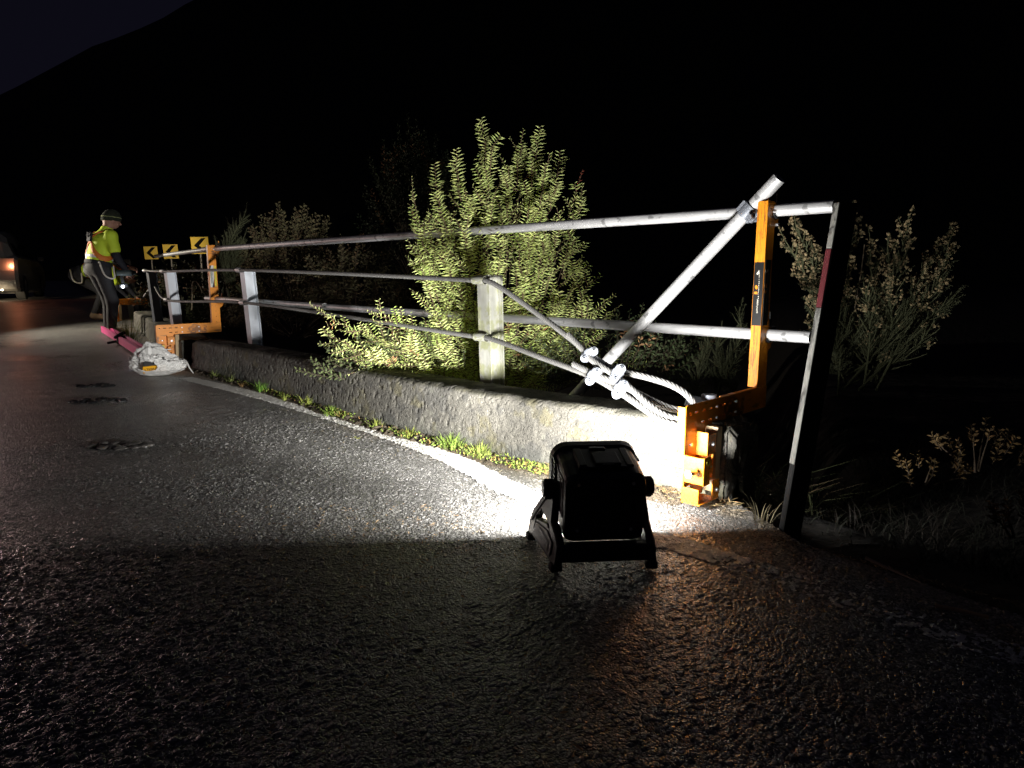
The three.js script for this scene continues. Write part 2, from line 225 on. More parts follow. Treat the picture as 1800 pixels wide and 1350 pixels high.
function kerb(name, label, pts, h0, h1, thick, step, seed) {
  const L = pts.reduce((s, p, i) => s + (i ? p.distanceTo(pts[i - 1]) : 0), 0), c = curve(pts, Math.round(L / step), 0.5), P = [], U = [], C = [], I = [];
  const prof = []; const seg = (a, b, n, nn) => { for (let i = 0; i < n; i++) prof.push([lerp(a[0], b[0], i / n), lerp(a[1], b[1], i / n), nn]); };
  seg([0, -0.08], [0, 0.0], 3, [-1, 0]); seg([0, 0], [0.012, 0.86], 26, [-1, 0.05]);
  for (let i = 0; i < 8; i++) { const a = i / 8 * Math.PI / 2; prof.push([0.05 - 0.038 * Math.cos(a), 0.86 + 0.14 * Math.sin(a), [-Math.cos(a), Math.sin(a)]]); }
  seg([0.05, 1], [thick - 0.03, 0.98], 14, [0, 1]); seg([thick - 0.03, 0.98], [thick, 0.85], 4, [0.7, 0.7]); seg([thick, 0.85], [thick + 0.02, -2.2], 8, [1, 0]);
  const m = prof.length;
  for (let i = 0; i < c.length; i++) {
    const t = c[Math.min(i + 1, c.length - 1)].clone().sub(c[Math.max(i - 1, 0)]).normalize(), nrm = V3(-t.z, 0, t.x); if (sideDist(c[i].x + nrm.x * 0.1, c[i].z + nrm.z * 0.1) < 0) nrm.negate();
    const h = lerp(h0, h1, i / (c.length - 1)), base = rise(c[i].x, c[i].z), end = Math.min(i, c.length - 1 - i) * step; let run = 0;
    prof.forEach((q, j) => {
      if (j) run += Math.hypot(q[0] - prof[j - 1][0], (q[1] - prof[j - 1][1]) * h);
      const x = c[i].x + nrm.x * q[0], y = q[1] * h + base, z = c[i].z + nrm.z * q[0], top = q[2][1];
      const broken = 0.03 * smooth(0.12, 0, end) * (fbm(x * 25, y * 25, z * 25 + seed, 3) + 0.25 * top);
      const d = 0.005 * (fbm(x * 5 + seed, y * 5, z * 5, 2) - 0.5) + 0.003 * (fbm(x * 45, y * 45, z * 45, 3) - 0.5) - 0.005 * smooth(0.66, 0.8, noise3(x * 55, y * 55, z * 55)) + 0.012 * clamp(top) * (fbm(x * 14, 3, z * 14, 4) - 0.5) - broken;
      P.push(x + nrm.x * q[2][0] * d, y + q[2][1] * d, z + nrm.z * q[2][0] * d); U.push(i * step / 1.1, run / 1.1);
      const moss = smooth(0.35, 0.9, top) * smooth(0.25, 0.55, fbm(x * 7, 5, z * 7, 3)), splash = smooth(0.35, 0.0, q[1]) * (1 - clamp(top)), g = 1 - 0.15 * splash * fbm(x * 3, 2, z * 3, 3) - 0.75 * moss;  // top darkened by moss and by painted shade, as the lamp stays below it
      C.push(g * (1 - 0.05 * splash), g, g * (1 - 0.25 * moss));
    });
  }
  for (let i = 0; i < c.length - 1; i++) for (let j = 0; j < m - 1; j++) { const a = i * m + j, b = a + m; I.push(a, a + 1, b, b, a + 1, b + 1); }
  const rr = rng(seed);
  for (const i of [0, c.length - 1]) { // broken ends
    const t = (i ? c[i].clone().sub(c[i - 1]) : c[0].clone().sub(c[1])).normalize(), ce = V3(0, 0, 0); for (let j = 0; j < m; j++) ce.add(V3(P[(i * m + j) * 3], P[(i * m + j) * 3 + 1], P[(i * m + j) * 3 + 2])); ce.divideScalar(m); ce.y = 0.1;
    let prev = Array.from({ length: m }, (_, j) => i * m + j);
    for (const s of [0.85, 0.65, 0.42, 0.2, 0.02]) { const cur = []; for (let j = 0; j < m; j++) { const k = i * m + j, e = 0.012 + 0.05 * (fbm(P[k * 3] * 14, P[k * 3 + 1] * 14 + s * 3, P[k * 3 + 2] * 14 + seed, 4) - 0.35); cur.push(P.length / 3); P.push(ce.x + (P[k * 3] - ce.x) * s + t.x * e, ce.y + (P[k * 3 + 1] - ce.y) * s + t.y * e, ce.z + (P[k * 3 + 2] - ce.z) * s + t.z * e); U.push(s, j / m); C.push(0.6, 0.6, 0.58); } for (let j = 0; j < m - 1; j++) I.push(prev[j], prev[j + 1], cur[j], cur[j], prev[j + 1], cur[j + 1]); prev = cur; }
  }
  const g = new THREE.BufferGeometry(); g.setAttribute('position', new THREE.Float32BufferAttribute(P, 3)); g.setAttribute('uv', new THREE.Float32BufferAttribute(U, 2)); g.setAttribute('color', new THREE.Float32BufferAttribute(C, 3)); g.setIndex(I); g.computeVertexNormals();
  return tag(part(name, g, concrete), label, 'kerb');
}
kerb('concrete_kerb', 'long low rough concrete kerb beam lit by the lamp, along the bridge edge', KERB, 0.305, 0.268, 0.29, 0.009, 5);
kerb('concrete_kerb', 'far dark mossy concrete kerb beyond the yellow bracket, leading to the workers', KERB2, 0.265, 0.27, 0.3, 0.03, 9);

// ---------------------------------------------------------------- metals and paints
const galvBump = dataTex(256, (u, v) => { const k = pfbm(u, v, 12, 4, 61); return [k, k, k]; });
const galvColor = dataTex(512, (u, v) => { const s = pnoise(u * 90, v * 6, 6 * 15, 62), n = pfbm(u, v, 6, 5, 63), sp = smooth(0.68, 0.8, pfbm(u, v, 30, 3, 64)), k = 0.83 + 0.2 * (s - 0.5) + 0.34 * (n - 0.5) - 0.22 * sp; return [k, k, k * 1.0]; }, true);
const galv = std(0xffffff, 0.5, { map: galvColor, metalness: 0.35, bumpMap: galvBump, bumpScale: 0.0006 });
const rope = std([0.23, 0.226, 0.215], 0.5, { metalness: 0.3 });
const castSteel = std([0.2, 0.215, 0.245], 0.5, { metalness: 0.3, bumpMap: galvBump, bumpScale: 0.0015 });
const paintWear = dataTex(512, (u, v) => { const n = pfbm(u, v, 7, 5, 95), sc = smooth(0.7, 0.78, pnoise(u * 14, v * 120, 1680, 96)) * smooth(0.5, 0.7, pfbm(u, v, 9, 3, 97)), dirt = smooth(0.56, 0.74, pfbm(u, v, 12, 5, 98)); const k = 1 - 0.12 * (n - 0.5) - 0.38 * dirt - 0.3 * sc; return [0.93 * k, 0.575 * k, (0.11 + 0.1 * dirt) * k]; }, true);
const yellow = std(0xffffff, 0.42, { map: paintWear, bumpMap: galvBump, bumpScale: 0.0003 });
const zinc = std([0.7, 0.7, 0.7], 0.3, { metalness: 0.8 });
const blackPaint = std([0.012, 0.012, 0.013], 0.5);
const lichenColor = dataTex(512, (u, v) => { const n = pfbm(u, v, 10, 5, 71), s = pnoise(u * 60, v * 8, 480, 72), k = 0.74 + 0.3 * (n - 0.5) + 0.12 * (s - 0.5), g = smooth(0.46, 0.66, pfbm(u, v, 16, 4, 73)); return [k * lerp(0.88, 0.78, g), k * lerp(0.88, 0.79, g), k * lerp(0.83, 0.62, g)]; }, true);
const lichenSteel = std(0xffffff, 0.75, { map: lichenColor, bumpMap: galvBump, bumpScale: 0.001 });
const whiteSteel = std([0.82, 0.86, 0.92], 0.5, { bumpMap: galvBump, bumpScale: 0.0006 });
const timber = std(0xffffff, 0.8, { map: dataTex(256, (u, v) => { const k = 0.66 + 0.16 * (pnoise(u * 40, v * 3, 120, 81) - 0.5); return [k * 1.05, k * 0.92, k * 0.72]; }, true) });

// ---------------------------------------------------------------- yellow clamp-on rail brackets
function labelTex(kind) {
  const cv = document.createElement('canvas'); cv.width = 128; cv.height = 512; const g = cv.getContext('2d'), r = rng(kind + 3);
  g.fillStyle = kind ? '#d8d8d4' : '#0b0b0c'; g.fillRect(0, 0, 128, 512);
  if (kind) { g.fillStyle = '#0c0c0d'; g.beginPath(); g.moveTo(0, 0); g.lineTo(64, 0); g.lineTo(0, 150); g.fill(); g.beginPath(); g.moveTo(128, 300); g.lineTo(128, 512); g.lineTo(60, 512); g.fill(); g.fillStyle = '#26262a'; for (let i = 0; i < 34; i++) g.fillRect(20 + 8 * r(), 120 + i * 9, 40 + 40 * r(), 4); g.fillStyle = '#d9a514'; g.fillRect(16, 130, 10, 180); }
  else { g.fillStyle = '#e9e2d0'; for (let i = 0; i < 16; i++) g.fillRect(66 + 6 * r(), 90 + i * 15, 5 + 6 * r(), 6 + 5 * r()); for (let i = 0; i < 16; i++) g.fillRect(50 + 12 * r(), 300 + i * 7, 14 + 8 * r(), 3); g.fillStyle = '#e98a1c'; g.beginPath(); g.ellipse(40, 200, 20, 16, 0.5, 0, 7); g.fill(); g.fillRect(14, 236, 44, 20); g.fillStyle = '#f0ead8'; g.beginPath(); g.moveTo(30, 92); g.lineTo(66, 62); g.lineTo(72, 90); g.lineTo(44, 100); g.fill(); }
  const t = new THREE.CanvasTexture(cv); t.colorSpace = THREE.SRGBColorSpace; return t;
}
const labelDark = std(0xffffff, 0.4, { map: labelTex(0) }), labelPale = std(0xffffff, 0.4, { map: labelTex(1) }), labelYellow = std([0.75, 0.62, 0.05], 0.5);
const slot = (x, y) => { const p = new THREE.Path(), a = 0.011, r = 0.0034; p.moveTo(x - a, y - r); p.absarc(x - a, y, r, -Math.PI / 2, Math.PI / 2, true); p.lineTo(x + a, y + r); p.absarc(x + a, y, r, Math.PI / 2, -Math.PI / 2, true); p.lineTo(x - a, y - r); return p; };
function bracket(label, pos, yaw, withPost, dark, ext = 0) {
  const t = thing('rail_bracket', label, 'bracket', pos, yaw, 'yellow brackets clamped on the kerbs');
  const TH = 0.006, TOP = 0.385, ARM = 0.292, LEG = 0.145;
  // the arm and clamp leg are one folded plate with rows of slots
  const holes = [ringHole(0.03, 0.352, 0.006)]; for (let i = 0; i < 8; i++) holes.push(slot(0.075 + i * 0.052, 0.353)); for (let i = 0; i < 7; i++) holes.push(slot(0.127 + i * 0.052, 0.31)); holes.push(slot(0.045, 0.235)); holes.push(slot(0.04, 0.075));
  holes.push(ringHole(0.055, 0.175, 0.010, 10));
  part('arm_plate', extrude([[0, 0.205], [0, TOP - 0.012], [0.004, TOP - 0.004], [0.012, TOP], [0.6 + ext, TOP], [0.6 + ext, ARM], [LEG + 0.02, ARM], [LEG, ARM - 0.012], [LEG, 0.03], [0.004, 0.03], [0.004, 0.13], [0.022, 0.135], [0.022, 0.2]], TH, 0.0012, holes), yellow, t);
  // two telescoping halves of the arm: the seam and its locking bolts
  part('arm_sleeve', [box(0.39, 0.098, 0.006, [0.40 + ext, (TOP + ARM) / 2 + 0.001, -0.0045], [0, 0, 0], 0.0015)], yellow, t);
  part('front_flange', [box(0.005, 0.17, 0.03, [0.0, 0.295, -0.011], [0, 0, 0], 0.001)], yellow, t);
  const lowTab = part('clamp_shoe', [box(0.135, 0.005, 0.075, [0.062, 0.028, 0.04]), box(0.05, 0.075, 0.005, [0.11, 0.065, 0.076], [0, 0, 0]), box(0.005, 0.06, 0.07, [0.0, 0.055, 0.035])], yellow, t);
  part('upper_tab', [box(0.006, 0.09, 0.05, [0.085, 0.235, 0.028]), box(0.062, 0.075, 0.005, [0.115, 0.232, 0.05])], yellow, t);
  part('screw_tab', [box(0.048, 0.105, 0.005, [0.028, 0.152, 0.082]), box(0.005, 0.1, 0.08, [0.006, 0.152, 0.044])], yellow, t);
  part('pressure_plate', [box(0.006, 0.09, 0.06, [0.108, 0.152, 0.035]), box(0.03, 0.055, 0.006, [0.092, 0.152, 0.06])], yellow, t);
  part('clamp_screw', [cyl(0.009, 0.009, 0.15, [0.035, 0.152, 0.055], [0, 0, Math.PI / 2]), cyl(0.016, 0.016, 0.018, [-0.045, 0.152, 0.055], [0, 0, Math.PI / 2], 6), cyl(0.012, 0.012, 0.03, [-0.025, 0.152, 0.055], [0, 0, Math.PI / 2], 16)], zinc, t);
  for (const [x, y, z] of [[0.118, 0.232, 0.056], [0.112, 0.065, 0.082]]) part('bolt', [cyl(0.006, 0.006, 0.008, [x, y, z], [Math.PI / 2, 0, 0], 10), cyl(0.010, 0.010, 0.003, [x, y, z - 0.003], [Math.PI / 2, 0, 0], 16)], zinc, t);
  for (const [x, y] of [[0.045, 0.235], [0.045, 0.075], [0.075 + 3 * 0.052, 0.353], [0.127 + 2 * 0.052, 0.31], [0.075 + 6 * 0.052, 0.353], [0.127 + 5 * 0.052, 0.31]]) part('rivet', [cyl(0.006, 0.006, 0.012, [x, y, 0.004], [Math.PI / 2, 0, 0], 10)], zinc, t);
  const pad = part('packing_block', box(0.035, 0.25, 0.09, [0.165, 0.165, 0.01], [0, 0, R(-2)], 0.003), timber, t);
  part('sticker', cyl(0.014, 0.014, 0.0012, [0.03, 0.186, 0.0862], [Math.PI / 2, 0, 0], 20), labelYellow, t);
  part('sticker_mark', [extrude([[-0.004, -0.007], [0.005, -0.004], [0.001, 0.0], [0.007, 0.007], [-0.002, 0.004], [-0.006, 0.0]], 0.0008, 0).translate(0.03, 0.186, 0.087)], blackPaint, t);
  if (withPost) {
    const far = new THREE.Matrix4().makeTranslation(ext, 0, 0), n0 = t.children.length;
    const ph = []; for (let i = 0; i < 5; i++) ph.push(ringHole(0.562, 0.345 + i * 0.052, 0.0045)); ph.push(ringHole(0.556, 1.02, 0.005), ringHole(0.556, 0.95, 0.005), ringHole(0.56, 1.12, 0.006));
    const ear = (y) => [[0.6, y - 0.07], [0.625, y - 0.055], [0.648, y - 0.02], [0.648, y + 0.012], [0.632, y + 0.022]];
    part('post', [extrude([[0.517, ARM], [0.6, ARM], ...ear(0.603), [0.597, 0.64], [0.592, 0.9], ...ear(1.117).map(([x, y]) => [x - 0.006, y]), [0.585, 1.15], [0.53, 1.15], [0.523, 1.14]], TH, 0.0012, ph).translate(0, 0, -0.004), box(0.005, 0.765, 0.042, [0.522, 0.768, -0.02], [0, 0, R(-0.3)], 0.001), box(0.003, 0.4, 0.03, [0.5965, 0.8, -0.016], [0, 0, R(0.5)], 0.001)], yellow, t);
    for (const y of [0.603, 1.117]) part('tube_cradle', [put(new THREE.TorusGeometry(0.03, 0.005, 8, 20, Math.PI * 1.15), [0.6, y, 0.006], [0, 0, -Math.PI * 0.85]), box(0.012, 0.02, 0.05, [0.634, y + 0.026, -0.01]), cyl(0.0055, 0.0055, 0.05, [0.634, y + 0.05, -0.01], [0, 0, 0], 10)], dark ? blackPaint : yellow, t);
    for (const g of [cyl(0.007, 0.007, 0.02, [0.575, 1.11, 0.006], [Math.PI / 2, 0, 0], 8), cyl(0.007, 0.007, 0.016, [0.605, 1.06, 0.006], [Math.PI / 2, 0, 0], 8), cyl(0.006, 0.006, 0.03, [0.598, 0.685, 0.0], [0, 0, 0], 8)]) part('bolt', g, zinc, t);
    const lab = (w, h, mat) => { const g = new THREE.BoxGeometry(w, h, 0.0012); return g; };
    if (dark) { // right-hand post: black label wrapped round the edge
      part('label', [put(new THREE.BoxGeometry(0.046, 0.27, 0.0012), [0.552, 0.78, 0.0032]), put(new THREE.BoxGeometry(0.0012, 0.26, 0.04), [0.5188, 0.775, -0.019])], labelDark, t);
    } else { part('label', put(new THREE.BoxGeometry(0.04, 0.215, 0.0012), [0.545, 0.845, 0.0032]), labelPale, t); part('label', put(new THREE.BoxGeometry(0.02, 0.2, 0.0012), [0.579, 0.85, 0.0032]), labelYellow, t); }
    for (const m of t.children.slice(n0)) { m.geometry.applyMatrix4(far); }
  }
  return t;
}
bracket('yellow bracket on the right end of the lit kerb, its post with a black label', [0.625, 0, -2.425], R(45.5), true, true, 0.062);
bracket('yellow bracket standing behind the white plastic bag, with pale label on its post', [-3.40, 0.0, -6.52], R(40.5), true, false);
bracket('dark bracket arm without post, low on the far kerb beside the standing worker', [-6.42, 0.1, -10.9], R(32), false, false);

// ---------------------------------------------------------------- scaffold tubes
const ru = V3(-0.709, 0, -0.705), RP = (t, y, off = 0) => [1.088 + ru.x * t - 0.705 * off, y, -2.897 + ru.z * t + 0.709 * off];
const tube = (label, a, b, group, r = 0.0245) => tag(part('scaffold_tube', pipe(a, b, r), galv), label, 'tube', group);
tube('top galvanised scaffold tube, the long handrail between the two yellow posts', RP(-0.235, 1.117), RP(6.0, 1.117), 'galvanised scaffold tubes of the railing');
tube('galvanised tube running on from the left yellow post top toward the arrow signs', [-2.89, 1.122, -6.86], [-5.28, 1.137, -10.28], 'galvanised scaffold tubes of the railing');
tube('lower galvanised scaffold tube, mid rail behind the lichen post and diagonal brace', RP(-0.18, 0.603), RP(3.75, 0.607), 'galvanised scaffold tubes of the railing');
tube('short lower tube overlapping behind the white post nearest the left yellow bracket', RP(3.6, 0.612, 0.02), RP(5.95, 0.622, 0.02), 'galvanised scaffold tubes of the railing');
tube('diagonal galvanised scaffold tube sloping down from the railing to behind the kerb', [1.072, 1.238, -2.835], [0.25, 0.105, -3.66], 'galvanised scaffold tubes of the railing', 0.0275);
{ // swivel coupler where the diagonal crosses the handrail
  const c = thing('scaffold_coupler', 'galvanised swivel coupler joining the diagonal tube to the handrail', 'coupler', [1.024, 1.117, -2.962], Math.atan2(-0.705, 0.709));
  const ring = (r, w, arc = Math.PI * 2) => { const s = new THREE.LatheGeometry([[r - 0.003, -w / 2], [r + 0.005, -w / 2], [r + 0.005, w / 2], [r - 0.003, w / 2], [r - 0.003, -w / 2]].map((p) => new THREE.Vector2(...p)), 28, 0, arc); s.computeVertexNormals(); return s; };
  // local x runs along the rail, +z to the road; the first band holds the handrail, the second the diagonal
  part('band', [put(ring(0.0262, 0.05), [0, -0.001, 0.022 * 0], [0, 0, Math.PI / 2]), box(0.05, 0.022, 0.03, [0, -0.032, 0.012]), cyl(0.006, 0.006, 0.05, [0, -0.036, 0.03], [Math.PI / 2, 0, 0], 8)], castSteel, c);
  const q = new THREE.Quaternion().setFromUnitVectors(V3(0, 1, 0), V3(0.704, 0.71, 0));
  const b2 = merge([ring(0.0292, 0.055), box(0.026, 0.05, 0.02, [0.036, 0, 0.0]), box(0.02, 0.05, 0.03, [-0.03, 0, 0.008]), cyl(0.0065, 0.0065, 0.06, [0.042, 0, 0.018], [Math.PI / 2, 0, 0], 8), cyl(0.012, 0.012, 0.014, [0.042, 0, 0.045], [Math.PI / 2, 0, 0], 6)]); b2.applyQuaternion(q); b2.translate(0.0, 0, 0.056); part('band', b2, castSteel, c);
  part('nut', [cyl(0.011, 0.011, 0.014, [0.0, -0.04, 0.055], [Math.PI / 2, 0, 0], 6), box(0.035, 0.02, 0.018, [-0.02, -0.03, 0.045], [0, 0, 0.5])], castSteel, c);
}

// ---------------------------------------------------------------- posts of the wire rope fence: H sections with hoops on the road face
const kn = V3(0.71, 0, -0.704); // outward
function ropePost(label, pos, lean, mat, h) {
  const t = thing('rope_post', label, 'post', pos, Math.atan2(-kn.z, kn.x), 'steel posts of the wire rope fence'); t.rotation.z = 0; // local x = outward, z = along the kerb towards the viewer
  const top = h, s = (x, y) => x + lean * y;
  const sl = (x0, x1, z0, z1) => { const g = new THREE.BoxGeometry(x1 - x0, top + 0.5, z1 - z0); g.translate((x0 + x1) / 2, (top - 0.5) / 2, (z0 + z1) / 2); const p = g.attributes.position; for (let i = 0; i < p.count; i++) p.setX(i, s(p.getX(i), p.getY(i))); g.computeVertexNormals(); const u = g.attributes.uv; for (let i = 0; i < u.count; i++) u.setXY(i, u.getX(i) * 0.1, u.getY(i) * 1.3); return g; };
  part('flange', sl(0, 0.008, -0.045, 0.045), mat, t); part('flange', sl(0.092, 0.1, -0.045, 0.045), mat, t); part('web', sl(0.009, 0.091, 0.012, 0.02), mat, t);
  return t;
}
const hoopGeo = (r, w) => merge([put(new THREE.LatheGeometry([[r - 0.0035, -w / 2], [r, -w / 2 + 0.002], [r, w / 2 - 0.002], [r - 0.0035, w / 2], [r - 0.0035, -w / 2]].map((p) => new THREE.Vector2(...p)), 20), [0, 0, 0], [Math.PI / 2, 0, 0]), box(0.02, 0.012, w * 0.8, [r + 0.004, 0, 0], [0, 0, 0], 0.002)]);
const POSTS = [
  ['near rope post covered in yellow green lichen, in front of the lit bush', [-0.135, 0, -3.62], -0.03, lichenSteel, 0.855, [0.832, 0.535], lichenSteel],
  ['clean white rope post standing right of the left yellow bracket', [-2.345, 0, -6.13], -0.055, whiteSteel, 0.905, [0.905, 0.62], galv],
  ['white rope post with dark band shadow, left of the left yellow bracket', [-3.84, 0, -7.76], -0.055, whiteSteel, 0.905, [0.905, 0.59], galv],
  ['farthest grey rope post, where the upper rope ends near the marker posts', [-4.62, 0, -8.86], -0.055, std([0.2, 0.23, 0.28], 0.4), 0.92, [0.92], galv],
];
for (const [label, pos, lean, mat, h, ys, hm] of POSTS) { const t = ropePost(label, pos, lean, mat, h); for (const y of ys) part('rope_hoop', hoopGeo(0.0215, 0.09).translate(-0.024 + lean * y, y - 0.004, 0.0), hm, t); }

// wire ropes: six strands laid round a core
function wireRope(pts, r, n, lay = 0.13) {
  const c = curve(pts, n), out = []; const frames = []; let nrm = V3(0, 1, 0);
  c.forEach((p, i) => { const t = c[Math.min(i + 1, n)].clone().sub(c[Math.max(i - 1, 0)]).normalize(); nrm = nrm.clone().sub(t.clone().multiplyScalar(nrm.dot(t))).normalize(); frames.push([nrm, t.clone().cross(nrm)]); });
  const L = c.reduce((s, p, i) => s + (i ? p.distanceTo(c[i - 1]) : 0), 0);
  for (let s = 0; s < 6; s++) out.push(sweep(c.map((p, i) => { const a = s / 6 * 2 * Math.PI + i / n * L / lay * 2 * Math.PI; return p.clone().addScaledVector(frames[i][0], Math.cos(a) * r * 0.68).addScaledVector(frames[i][1], Math.sin(a) * r * 0.68); }), r * 0.345, 7));
  out.push(sweep(c, r * 0.42, 6)); return merge(out);
}
const at = (px, py, d) => { const c = Math.cos(R(9)), s = Math.sin(R(9)), x = (px - 900) / 1200, y = (675 - py) / 1200; return V3(x * d, 0.85 + (y * c - s) * d, (-y * s - c) * d); }; // a measured sight line and its depth, as a place in the world
const RR = 0.0135;
{
  const t = tag(new THREE.Group(), 'upper steel wire rope strung along the fence post tops to the looped end', 'wire rope', 'wire ropes of the fence'); t.name = numbered('wire_rope'); scene.add(t);
  const hp = (i, y) => { const [, pos, lean] = POSTS[i], o = -0.024 + lean * y; return V3(pos[0] + kn.x * o, y - 0.004, pos[2] + kn.z * o); };
  part('rope', wireRope([at(262, 478, 9.2), hp(3, 0.92), hp(2, 0.905), hp(1, 0.905), hp(0, 0.832).add(V3(-0.06, 0.001, -0.06)), hp(0, 0.832).add(V3(0.05, -0.006, 0.05)), at(940, 548, 3.3), at(1000, 593, 3.1), at(1037, 622, 2.97), at(1062, 640, 2.92), at(1088, 652, 2.86), at(1140, 664, 2.79), at(1182, 678, 2.74), at(1207, 694, 2.70), at(1222, 714, 2.69), at(1228, 730, 2.66)], RR, 1500), rope, t);
  part('rope_tail', wireRope([at(999, 588, 3.06), at(1020, 610, 2.99), at(1042, 634, 2.92), at(1085, 662, 2.82), at(1112, 686, 2.75), at(1145, 715, 2.67), at(1175, 733, 2.61), at(1205, 739, 2.59)], RR, 300), rope, t);
  const u = tag(new THREE.Group(), 'lower steel wire rope at mid height of the fence posts, ending below the other', 'wire rope', 'wire ropes of the fence'); u.name = numbered('wire_rope'); scene.add(u);
  part('rope', wireRope([at(252, 522, 9.3), at(267, 504, 9.0), hp(2, 0.59), hp(1, 0.62), hp(0, 0.535).add(V3(-0.06, 0.002, -0.06)), hp(0, 0.535).add(V3(0.05, -0.004, 0.05)), at(950, 628, 3.25), at(1000, 646, 3.08), at(1045, 664, 2.93), at(1090, 690, 2.80), at(1130, 717, 2.70), at(1170, 742, 2.60), at(1204, 750, 2.565)], RR, 1500), rope, u);
  part('rope_tail', wireRope([at(1008, 640, 3.0), at(1045, 658, 2.9), at(1085, 674, 2.82), at(1118, 690, 2.77), at(1150, 706, 2.72), at(1180, 718, 2.68), at(1215, 724, 2.66)], RR, 280), rope, u);
  // eye where the ropes turn, on top of the kerb
  const e = thing('rope_anchor', 'round steel rope anchor on the kerb behind the right bracket plate', 'anchor', [0.745, 0.30, -2.70]);
  part('disc', [cyl(0.045, 0.05, 0.03, [0, 0.045, 0], [R(8), 0, R(-6)], 28), cyl(0.03, 0.036, 0.05, [0.055, 0.05, -0.03], [0, 0, 0], 24)], castSteel, e); part('stem', cyl(0.02, 0.02, 0.08, [0, 0.01, 0], [0, 0, 0], 16), castSteel, e);
}
{ // wire rope clips: saddle, U bolt, two nuts
  const spots = [[1036, 622, 2.955, -50, 'upper left wire rope clip, where the upper rope meets the diagonal tube'], [1043, 660, 2.895, -38, 'lower left wire rope clip on the lower rope, below the upper one'], [1086, 655, 2.815, -30, 'upper right wire rope clip next to the fork of the upper loop'], [1090, 683, 2.775, -35, 'lowest wire rope clip, nearest the bright kerb top']];
  for (const [px, py, d, ang, label] of spots) {
    const p = at(px, py, d), t = thing('rope_clip', label, 'rope clip', [p.x, p.y, p.z], R(-8), 'wire rope clips'); t.rotation.z = R(ang);
    // local x along the rope, z towards the road and the viewer
    part('saddle', [box(0.044, 0.07, 0.022, [0, 0, 0.012], [0, 0, 0], 0.008), box(0.052, 0.03, 0.03, [0, 0.0, 0.006], [0, 0, 0], 0.009), cyl(0.017, 0.019, 0.02, [0, 0.026, 0.022], [Math.PI / 2, 0, 0], 18), cyl(0.017, 0.019, 0.02, [0, -0.026, 0.022], [Math.PI / 2, 0, 0], 18)], castSteel, t);
    part('u_bolt', sweep(curve([[0, 0.026, 0.045], [0, 0.026, -0.01], [0, 0.018, -0.034], [0, 0, -0.042], [0, -0.018, -0.034], [0, -0.026, -0.01], [0, -0.026, 0.045]], 28), 0.0062, 8), castSteel, t);
    for (const y of [0.026, -0.026]) part('nut', [cyl(0.0125, 0.0125, 0.013, [0, y, 0.038], [Math.PI / 2, 0.3 * y * 30, 0], 6), cyl(0.006, 0.0062, 0.02, [0, y, 0.047], [Math.PI / 2, 0, 0], 10)], castSteel, t);
  }
}

// ---------------------------------------------------------------- edge marker posts
const postWhite = std(0xffffff, 0.55, { map: dataTex(256, (u, v) => { const d = smooth(0.5, 0.75, pfbm(u, v, 8, 5, 91)), k = 0.55 - 0.28 * d; return [k, k, k * 0.96]; }, true) });
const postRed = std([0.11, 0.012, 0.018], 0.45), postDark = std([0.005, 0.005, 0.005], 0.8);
function markerPost(label, pos, yaw, leanX, leanZ, h, w, d, side) {
  const t = thing('marker_post', label, 'marker post', pos, yaw, 'edge marker posts'), b = (y0, y1, x, ww, dd, z = 0) => { const g = new RoundedBoxGeometry(ww, y1 - y0, dd, 2, 0.003); const u = g.attributes.uv; for (let i = 0; i < u.count; i++) u.setXY(i, u.getX(i) * 0.1, u.getY(i) * 0.9); return g.translate(x, (y0 + y1) / 2, z); };
  const k = new THREE.Matrix4().makeShear(0, 0, leanX, leanZ, 0, 0);
  const sh = (g) => { const p = g.attributes.position; for (let i = 0; i < p.count; i++) { const y = p.getY(i); p.setX(i, p.getX(i) + leanX * y); p.setZ(i, p.getZ(i) + leanZ * y); } return g; };
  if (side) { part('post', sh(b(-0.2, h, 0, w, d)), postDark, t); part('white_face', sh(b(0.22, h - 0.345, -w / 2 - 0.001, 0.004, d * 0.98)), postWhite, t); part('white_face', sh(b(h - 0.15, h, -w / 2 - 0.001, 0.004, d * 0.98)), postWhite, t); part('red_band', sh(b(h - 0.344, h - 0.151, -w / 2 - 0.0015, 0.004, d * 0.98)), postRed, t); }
  else { part('post', sh(b(-0.2, h, 0, w, d)), postWhite, t); part('red_band', sh(b(h - 0.34, h - 0.14, 0, w + 0.004, d + 0.004)), postRed, t); }
  return t;
}
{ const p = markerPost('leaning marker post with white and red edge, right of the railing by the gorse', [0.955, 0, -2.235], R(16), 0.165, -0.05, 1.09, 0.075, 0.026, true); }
markerPost('white marker post with red band right beside the standing worker', [-7.15, 0.14, -12.9], R(10), -0.05, 0, 0.93, 0.11, 0.05);
markerPost('second dimmer marker post with red band, farther behind the workers', [-9.1, 0.22, -16.6], R(10), -0.09, 0, 1.02, 0.13, 0.05);
{ const s = thing('delineator', 'small thin roadside stake with pale tip under the arrow signs', 'stake', [-9.6, 0.1, -21]); part('stake', box(0.05, 1.0, 0.05, [0, 0.5, 0]), postDark, s); part('tip', box(0.06, 0.2, 0.06, [0, 1.0, 0]), std([0.6, 0.45, 0.3], 0.6), s); }

